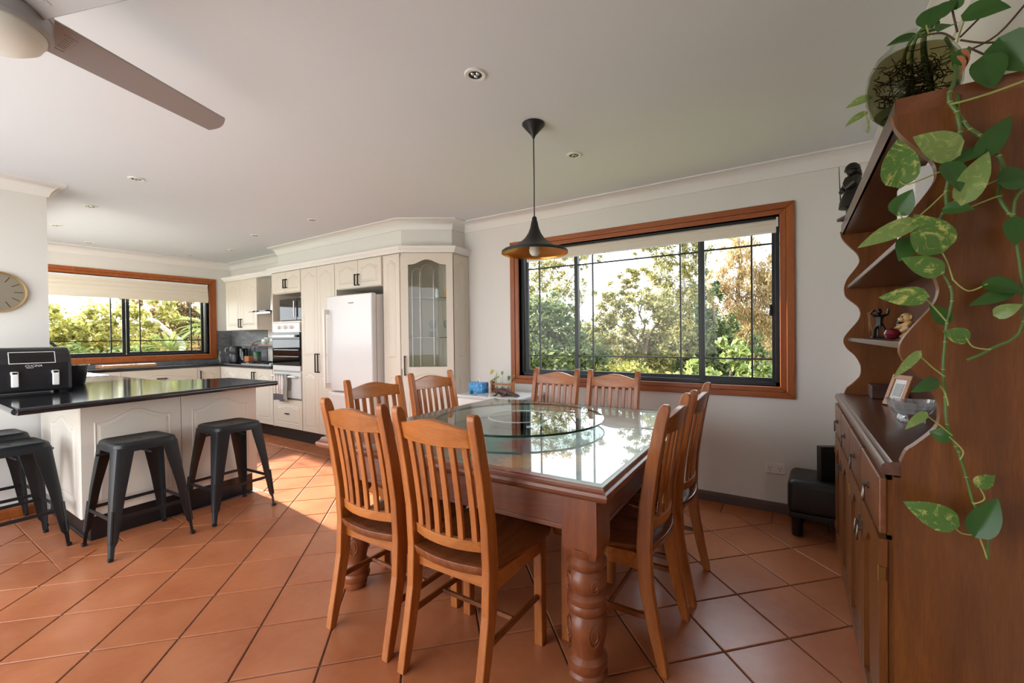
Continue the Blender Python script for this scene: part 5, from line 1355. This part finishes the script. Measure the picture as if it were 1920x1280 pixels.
m = MB().box(-.076, .076, -.05, .05, 0, .096); m.build('carton', 'blue_box', tb_, bevel=.002)
m = MB(); m.grid(lambda u, v: ((u-.5)*.05+.006*math.sin(9*v), (v-.5)*.012+.01*math.sin(5*u), 0.092+.05*math.sin(PI*u)**.6*(.6+.4*math.cos(3*v))), 8, 4); m.build('tissue', 'paper', tb_, smooth=True)
pb = thing('propagation_stand', 'wooden propagation stand with three water bulbs and cuttings on the white cabinet', 'plant stand', (-2.255, 3.16, .7222), R(4))
for s in (-1, 1):
    m = MB().box(s*.105-.008, s*.105+.008, -.03, .03, 0, .105); m.build('upright', 'stand_wood', pb, bevel=.002)
m = MB().box(-.112, .112, -.03, .03, 0, .009); m.build('base_board', 'stand_wood', pb)
m = MB().box(-.104, .104, -.02, .02, .075, .087); m.build('cross_bar', 'stand_wood', pb)
for k, x in enumerate((-.06, 0, .06)):
    m = MB().lathe([(.006, .012), (.02, .02), (.026, .04), (.02, .058), (.010, .068), (.010, .098), (.013, .1)], 18, (x, 0, 0), cap=False); bu = m.build('glass_bulb', 'clear_glass', pb, smooth=True)
    m = MB()
    for q in range(8): m.tube([(x, 0, .06), (x+.012*math.cos(q), .012*math.sin(q), .04), (x+.016*math.cos(q*1.3), .016*math.sin(q*1.3), .022)], .0012, 4)
    m.build('cutting_roots', 'root_brown', bu)
def sprig(x, pts, L_, w_, mat, dirx, tilt_=-.9):
    m = MB().tube([(x, 0, .05)]+pts, .0014, 5); st = m.build('stem', 'vine_pale', pb)
    e = Vector(pts[-1]); m = leaf_mb(L_, w_, .2, .2)
    ax = Vector((dirx, -.1, tilt_)).normalized(); nn_ = Vector((0, -1, .2)); nn_ = (nn_-ax*nn_.dot(ax)).normalized(); s_ = nn_.cross(ax)
    Mx = Matrix(((ax.x, s_.x, nn_.x, e.x), (ax.y, s_.y, nn_.y, e.y), (ax.z, s_.z, nn_.z, e.z), (0, 0, 0, 1)))
    m.v = [tuple(Mx @ Vector(p)) for p in m.v]; m.build('leaf', mat, st, smooth=True)
sprig(0, [(-.02, 0, .13), (-.06, 0, .19), (-.10, 0, .205)], .05, .036, 'yellow_leaf', -.6)
sprig(0, [(.002, 0, .13), (.004, 0, .195)], .034, .028, 'pothos_varieg', -.3)
sprig(.06, [(.065, 0, .13), (.075, 0, .155)], .042, .036, 'pothos_dark', -.2)
sprig(.06, [(.09, 0, .13), (.12, 0, .17)], .022, .014, 'pothos_varieg', .3)
for q in range(7): sprig(-.06, [(-.06-.006*q, .006*(q % 3), .115+.010*(7-q)), (-.045-.014*q, .004, .150-.007*q)], .02, .014, 'pothos_varieg', -.5+.2*(q % 4))
lz = thing('wooden_lizard', 'dark carved wooden lizard resting on the front edge of the white cabinet', 'carving', (-2.155, 3.02, .7222), R(-4))
m = MB().tube([(-.085, 0, .036), (-.065, 0, .034), (-.045, 0, .032), (-.015, 0, .03), (.02, 0, .028), (.05, 0, .022), (.09, 0, .016), (.135, -.004, .011), (.15, -.006, .009)], [.008, .018, .014, .026, .027, .021, .014, .010, .004], 12)
m.build('body', 'lizard_brown', lz, smooth=True)
for x in (-.03, .04):
    for s in (-1, 1):
        m = MB().tube([(x, s*.018, .026), (x+.008, s*.034, .02), (x-.004, s*.038, .004), (x-.02, s*.042, .004)], [.011, .009, .007, .005], 8); m.build('leg', 'lizard_brown', lz, smooth=True)
for s in (-1, 1):
    m = MB().ball((-.074, s*.013, .046), .005); m.build('eye', 'figure_black', lz, smooth=True)
for ch in lz.children: ch.scale = (1.25, 1.25, 1.25)
bl_ = thing('openwork_ball', 'small teal openwork ball in front of the blue tissue box', 'ball', (-2.455, 2.965, .7222))
m = MB()
for k in range(6):
    a_ = PI*k/6
    m.tube([(.017*math.cos(q*PI/8)*math.cos(a_), .017*math.cos(q*PI/8)*math.sin(a_), .0195+.017*math.sin(q*PI/8)) for q in range(17)], .0024, 6, cap=False)
m.tube([(.017*math.cos(q*PI/8), .017*math.sin(q*PI/8), .0195) for q in range(17)], .0024, 6, cap=False)
m.build('lattice', 'teal', bl_, smooth=True)
tag(MB().tube([(x-.04, y, .7238) for x, y in ((-2.36, 2.93), (-2.352, 2.94), (-2.345, 2.96), (-2.352, 2.975), (-2.362, 2.965), (-2.356, 2.945), (-2.368, 2.92))], .0014, 5).build('wire_hook', 'black_matte'), 'little bent wire hook lying beside the teal ball', 'hook')
# ---------------------------------------------------------------- garden
gr = MB(); gr.grid(lambda u, v: (-60+130*u, -30+110*v, -.35-.035*max(0, -30+110*v-4)-.02*max(0, 8-(-60+130*u))*0), 20, 20)
struct(gr.build('ground', 'grass'))
nr = np.random.default_rng(5)
def foliage(parent, mat, blobs, n, size, droop=0.0, asp=.45, shell=.55):
    vol = np.array([b[3]*b[4]*b[5] for b in blobs])**.8; cnt = (n*vol/vol.sum()).astype(int)
    P_ = []
    for b, c in zip(blobs, cnt):
        d = nr.normal(size=(c, 3)); d /= np.linalg.norm(d, axis=1)[:, None]
        r = nr.random(c)**shell
        # clumps: pull points towards random sub-centres
        k = max(6, c//70); cen = nr.normal(size=(k, 3)); cen /= np.linalg.norm(cen, axis=1)[:, None]; cen *= (nr.random((k, 1))**.5)
        q = d*r[:, None]; idx = nr.integers(0, k, c)
        q = cen[idx]+(q*(.16+.3*nr.random((c, 1))**2))
        P_.append(q*np.array(b[3:6])+np.array(b[:3]))
    p = np.concatenate(P_); N = len(p)
    a = nr.normal(size=(N, 3)); a[:, 2] -= droop*2; a /= np.linalg.norm(a, axis=1)[:, None]
    b = np.cross(a, nr.normal(size=(N, 3))); b /= np.linalg.norm(b, axis=1)[:, None]
    s = size*(.6+.8*nr.random((N, 1)))
    v = np.empty((N, 4, 3)); v[:, 0] = p-a*s; v[:, 1] = p+b*s*asp; v[:, 2] = p+a*s; v[:, 3] = p-b*s*asp
    I = np.array(WM[parent.name].inverted()); v = v.reshape(-1, 3)@I[:3, :3].T+I[:3, 3]
    me = bpy.data.meshes.new('foliage'); me.vertices.add(N*4); me.loops.add(N*4); me.polygons.add(N)
    me.vertices.foreach_set('co', v.ravel()); me.loops.foreach_set('vertex_index', np.arange(N*4, dtype=np.int32))
    me.polygons.foreach_set('loop_start', np.arange(0, N*4, 4, dtype=np.int32)); me.polygons.foreach_set('loop_total', np.full(N, 4, dtype=np.int32))
    me.update(calc_edges=True); me.materials.append(MT[mat])
    o = link('foliage', me, parent); o['kind'] = 'stuff'; return o
def tree(name, label, loc, mat, blobs, n, size, trunk=None, bark='bark', cat='tree', group=None, **kw):
    o = thing(name, label, cat, loc, 0, group)
    if trunk:
        main, brs = trunk
        m = MB().tube(*main, 8); tr = m.build('trunk', bark, o, smooth=True, world=True)
        for pts, r in brs:
            m = MB().tube(pts, r, 6); m.build('branch', bark, tr, smooth=True, world=True)
    foliage(o, mat, blobs, n, size, **kw); return o
def limb(p, q, r0, r1, w=.25, n=6, rs=random.Random(2)):
    p, q = Vector(p), Vector(q); pts = []
    for i in range(n+1):
        t_ = i/n; j = w*math.sin(PI*t_)
        pts.append(p.lerp(q, t_)+Vector((rs.uniform(-j, j), rs.uniform(-j, j), rs.uniform(-j, j)*.4)))
    return (pts, [r0+(r1-r0)*i/n for i in range(n+1)])
GA = 'trees beyond the dining window'
G_ = lambda y: -.35-.035*max(0, y-4)
tree('evergreen_tree', 'dense dark green tree filling the lower fridge-side corner of the dining window', (-5.0, 9, G_(9)), 'leaf_green',
     [(-5.5, 9, .6, 1.5, 1.2, 1.5), (-4.5, 8.6, .2, 1.2, 1.0, 1.3), (-5.2, 9.2, 1.7, .8, .8, .6), (-3.7, 8.8, -.3, 1.0, .9, .9)], 26000, .06, (limb((-5, 9, G_(9)), (-5, 9, 1.4), .14, .05), [limb((-5, 9, .3), (-4.3, 8.7, 1.0), .05, .015)]), group=GA)
tree('gum_tree', 'tall sparse yellow-leaved gum behind the dark tree in the dining window', (-7.6, 13, G_(13)), 'leaf_olive',
     [(-8.2, 13, 2.8, 1.0, .8, .8), (-7.2, 13, 3.7, 1.0, .7, .8), (-6.3, 12.6, 2.6, .8, .6, .7), (-5.9, 12.8, 3.8, .7, .5, .5), (-7.6, 13, 1.8, 1.1, .8, .8), (-5.9, 12.6, 1.5, .6, .5, .6)], 19000, .055,
     (limb((-7.6, 13, G_(13)), (-7.4, 13, 2.2), .12, .05), [limb((-7.4, 13, 1.8), (-6.0, 12.8, 3.6), .05, .01), limb((-7.4, 13, 1.9), (-8.2, 13, 3.3), .05, .01), limb((-7.5, 13, 1.2), (-5.7, 12.6, 2.4), .04, .01)]), group=GA, asp=.25, shell=.8)
ct = [limb((-3.05, 10.2, .75), (-3.75, 10, 2.1), .04, .008, .12), limb((-3.05, 10.2, .7), (-2.5, 10, 2.2), .04, .008, .12), limb((-3.05, 10.2, 1.0), (-3.1, 10, 2.5), .035, .006, .12), limb((-3.3, 10.1, 1.4), (-4.2, 10, 1.6), .02, .005, .1), limb((-2.8, 10.1, 1.4), (-2.1, 10, 1.5), .02, .005, .1), limb((-3.1, 10.1, 1.6), (-3.6, 10, 2.8), .018, .004, .15), limb((-3.4, 10.1, 1.5), (-4.4, 10, 2.5), .014, .003, .15)]
tree('wattle_tree', 'airy olive-leaved tree with thin bare branches in the middle of the dining window', (-3.05, 10.2, G_(10)), 'leaf_olive',
     [(-3.7, 10, 1.7, .55, .5, .4), (-2.6, 10, 1.8, .5, .5, .45), (-3.15, 10, 2.1, .5, .5, .3), (-4.2, 10, 1.2, .5, .5, .4), (-2.1, 10, 1.1, .5, .5, .45), (-3.1, 10.4, 1.0, 1.2, .5, .5), (-3.3, 10.4, .3, 1.3, .5, .5), (-3.9, 10.2, 2.2, .5, .4, .35), (-3.3, 10.2, 2.7, .4, .4, .3)], 21000, .045,
     (limb((-3.05, 10.2, G_(10)), (-3.05, 10.2, 1.05), .075, .045, .05), ct), group=GA, shell=.75)
tree('gum_tree', 'tall narrow gum tree with pale trunk beside the centre bar of the dining window', (-3.2, 14.5, G_(14.5)), 'leaf_olive',
     [(-3.3, 14.5, 4.6, .8, .6, .7), (-3.6, 14.5, 3.4, .8, .6, .8), (-2.7, 14.5, 3.7, .6, .5, .9), (-3.3, 14.5, 2.4, 1.0, .6, .8), (-2.7, 14.5, 2.2, .7, .6, .8), (-4.5, 14.5, 4.4, .8, .5, .45), (-3.2, 14.5, 1.2, 1.1, .7, .9), (-2.9, 14.5, 5.4, .6, .5, .5)], 22000, .06,
     (limb((-3.2, 14.5, G_(14.5)), (-3.1, 14.5, 4.4), .09, .03, .12), [limb((-3.2, 14.5, 1.5), (-3.8, 14.5, 3.6), .035, .01), limb((-3.1, 14.5, 2.4), (-2.6, 14.5, 3.9), .03, .008)]), 'bark_white', group=GA, asp=.3, shell=.8)
tree('casuarina_tree', 'tall golden drooping tree at the dresser side of the dining window', (-1.5, 16, G_(16)), 'leaf_gold',
     [(-1.6, 16, 3.9, .8, .6, .9), (-2.1, 16, 2.8, .8, .6, .8), (-1.0, 16, 3.0, .9, .6, .9), (-1.4, 16, 1.8, 1.2, .7, 1.0), (-.4, 16, 2.4, .9, .6, 1.2), (-1.2, 16, .6, 1.5, .8, 1.0), (-1.7, 16, 4.7, .3, .3, .35)], 34000, .06,
     (limb((-1.5, 16, G_(16)), (-1.6, 16, 4.6), .13, .03, .12), [limb((-1.5, 16, 1.4), (-.6, 16, 3.2), .04, .01), limb((-1.5, 16, 1.8), (-2.3, 16, 3.4), .04, .01)]), group=GA, droop=1.0, asp=.22)
tree('evergreen_tree', 'mid green bushy tree in front of the golden tree in the dining window', (-1.4, 10, G_(10)), 'leaf_green',
     [(-1.55, 10, 1.3, .5, .5, .7), (-1.2, 10, .7, .7, .6, .7), (-1.6, 10, 2.2, .28, .28, .35), (-1.0, 10, .0, .9, .7, .7), (-2.0, 10.2, .3, .6, .5, .6)], 15000, .05, (limb((-1.4, 10, G_(10)), (-1.5, 10, 1.9), .07, .02, .06), []), group=GA)
tree('lime_shrub', 'light green leafy shrub low behind the dresser-side pane of the dining window', (-.9, 6.9, G_(7)), 'leaf_lime',
     [(-1.0, 6.9, .55, .45, .4, .35), (-.45, 6.9, .5, .45, .4, .4), (-.75, 7, .95, .25, .25, .25), (-1.4, 7.0, .4, .3, .3, .4)], 3000, .055, (limb((-.9, 6.9, G_(7)), (-.8, 6.9, .7), .03, .01, .04), []), cat='shrub', asp=.7)
tree('lime_shrub', 'yellow-green shrub low in the middle pane of the dining window', (-2.3, 8.2, G_(8)), 'leaf_yellow',
     [(-2.6, 8.2, .35, .6, .5, .4), (-1.9, 8.2, .3, .5, .5, .4), (-3.2, 8.3, .2, .5, .4, .4)], 7000, .045, (limb((-2.3, 8.2, G_(8)), (-2.3, 8.2, .4), .03, .01, .04), []), cat='shrub')
for k, (x, r_, z, mt, lb) in enumerate([(-20, 3.6, .2, 'leaf_olive', 'distant olive tree seen past the fridge-side edge of the dining window'), (-14.5, 3.6, .0, 'leaf_gold', 'distant golden tree seen behind the dark green tree'), (-9.5, 3.2, -.2, 'leaf_olive', 'distant olive tree seen below the bright gap of sky'),
                                     (-5.0, 3.2, .1, 'leaf_yellow', 'distant yellow-green tree seen behind the airy branched tree'), (-.5, 3.4, .4, 'leaf_olive', 'distant olive tree seen behind the golden drooping tree')]):
    tree('distant_tree', lb, (x, 26, G_(26)), mt, [(x, 26, z+.3, r_, 1.5, 1.7), (x+1.2, 26.5, z-.6, r_, 1.5, 1.3), (x-.8, 26, z+1.3, r_*.5, 1.2, .8)], 7000, .15, (limb((x, 26, G_(26)), (x, 26, z+1), .2, .08), []), group=GA)
tree('gum_tree', 'broad olive gum tree standing past the dresser end of the dining window', (2.2, 15, G_(15)), 'leaf_olive',
     [(1.6, 15, 2.2, 1.3, .8, 1.3), (2.8, 15, 3.2, 1.3, .8, 1.2), (2.4, 15, .8, 1.8, .8, 1.2), (4.2, 15, 1.6, 1.2, .8, 1.6)], 15000, .07, (limb((2.2, 15, G_(15)), (2.4, 15, 3.0), .13, .04, .1), [limb((2.3, 15, 1.2), (3.4, 15, 3.0), .05, .01)]), group=GA)
# garden outside the kitchen window
GB = 'shrubs outside the kitchen window'
tree('hedge_shrub', 'sunlit yellow-green shrub filling the sink end of the kitchen window', (-10.8, 2.2, -.4), 'leaf_yellow',
     [(-10.8, 1.8, 1.5, .5, .9, .62), (-10.8, 2.7, 1.3, .5, .8, .62), (-10.9, 2.2, .7, .5, 1.2, .5), (-10.9, 3.2, 1.8, .4, .6, .35)], 9500, .05, (limb((-10.8, 2.2, -.4), (-10.8, 2.3, 1.4), .05, .02, .06), []), cat='shrub', group=GB)
tree('hedge_shrub', 'darker green low shrub below the sunlit one outside the kitchen window', (-9.9, 1.9, -.4), 'leaf_lime',
     [(-9.9, 1.7, .95, .35, .7, .32), (-9.9, 2.6, .85, .35, .6, .3)], 5000, .045, (limb((-9.9, 1.9, -.4), (-9.9, 1.9, .9), .04, .02, .05), []), cat='shrub', group=GB)
br = [limb((-11.6, 4.0, 1.2), (-11.8, 3.0, 2.0), .06, .04, .12), limb((-11.8, 3.3, 1.8), (-11.9, 1.9, 2.3), .04, .02, .12), limb((-11.7, 3.5, 1.6), (-11.8, 3.45, 2.6), .04, .02, .05)]
tree('frangipani_tree', 'pale-barked tree with bare curving limbs and brown foliage outside the kitchen window', (-11.6, 4.1, -.4), 'leaf_brown',
     [(-12.2, 4.3, 1.9, .4, 1.1, .75), (-12.2, 3.6, 1.1, .4, 1.2, .7), (-12.4, 5.2, 1.3, .4, .7, 1.0)], 8000, .055, (limb((-11.6, 4.1, -.4), (-11.6, 4.0, 1.2), .08, .06, .05), br), 'bark_white', group=None)
def rosette(label, c, r_, n, seed):
    q = random.Random(seed); o = thing('strap_leaf_plant', label, 'plant', (c[0], c[1], -.4), 0, GB)
    m = MB().tube([(0, 0, 0), (0, 0, c[2]+.4)], [.05, .03], 8); m.build('stem', 'bark', o, smooth=True)
    for k in range(n):
        a_ = 2.4*k; el = R(q.uniform(8, 72)); L_ = r_*q.uniform(.75, 1.1); w = .028*r_/.45
        vs = []; fs = []
        for i in range(7):
            s = i/6; rr_ = L_*s; z = c[2]+.4+rr_*math.sin(el)-.55*L_*s*s*(1-.4*math.sin(el)); h = rr_*math.cos(el)
            ww = w*(math.sin(PI*(.12+.88*(1-s)))**.7) if i < 6 else .001
            for t_ in (-1, 0, 1):
                vs.append((h*math.cos(a_)-t_*ww*math.sin(a_), h*math.sin(a_)+t_*ww*math.cos(a_), z+abs(t_)*ww*.35))
        for i in range(6):
            for t_ in (0, 1): fs.append((i*3+t_, i*3+t_+1, i*3+t_+4, i*3+t_+3))
        m = MB(); m.add(vs, fs); m.build('leaf', 'leaf_lime', o, smooth=True)
rosette('large strap-leaved plant against the cooktop edge of the kitchen window', (-9.5, 3.78, 1.45), .80, 36, 1)
rosette('strap-leaved plant with arching blades left of the largest one outside the kitchen window', (-9.6, 3.15, 1.05), .55, 26, 2)
rosette('small strap-leaved plant low in the middle of the kitchen window', (-9.3, 2.5, .85), .36, 18, 3)
for k, (y, mt, lb) in enumerate([(1.5, 'leaf_yellow', 'distant yellow tree behind the hedge outside the kitchen window'), (6.0, 'leaf_olive', 'distant olive tree behind the pale-barked tree outside the kitchen window')]):
    tree('distant_tree', lb, (-19, y, -.4), mt, [(-19, y, .4, 1.0, 2.6, 1.2), (-19, y+1, 1.0, 1.0, 1.6, .9)], 6000, .12, (limb((-19, y, -.4), (-19, y, .8), .1, .05), []))
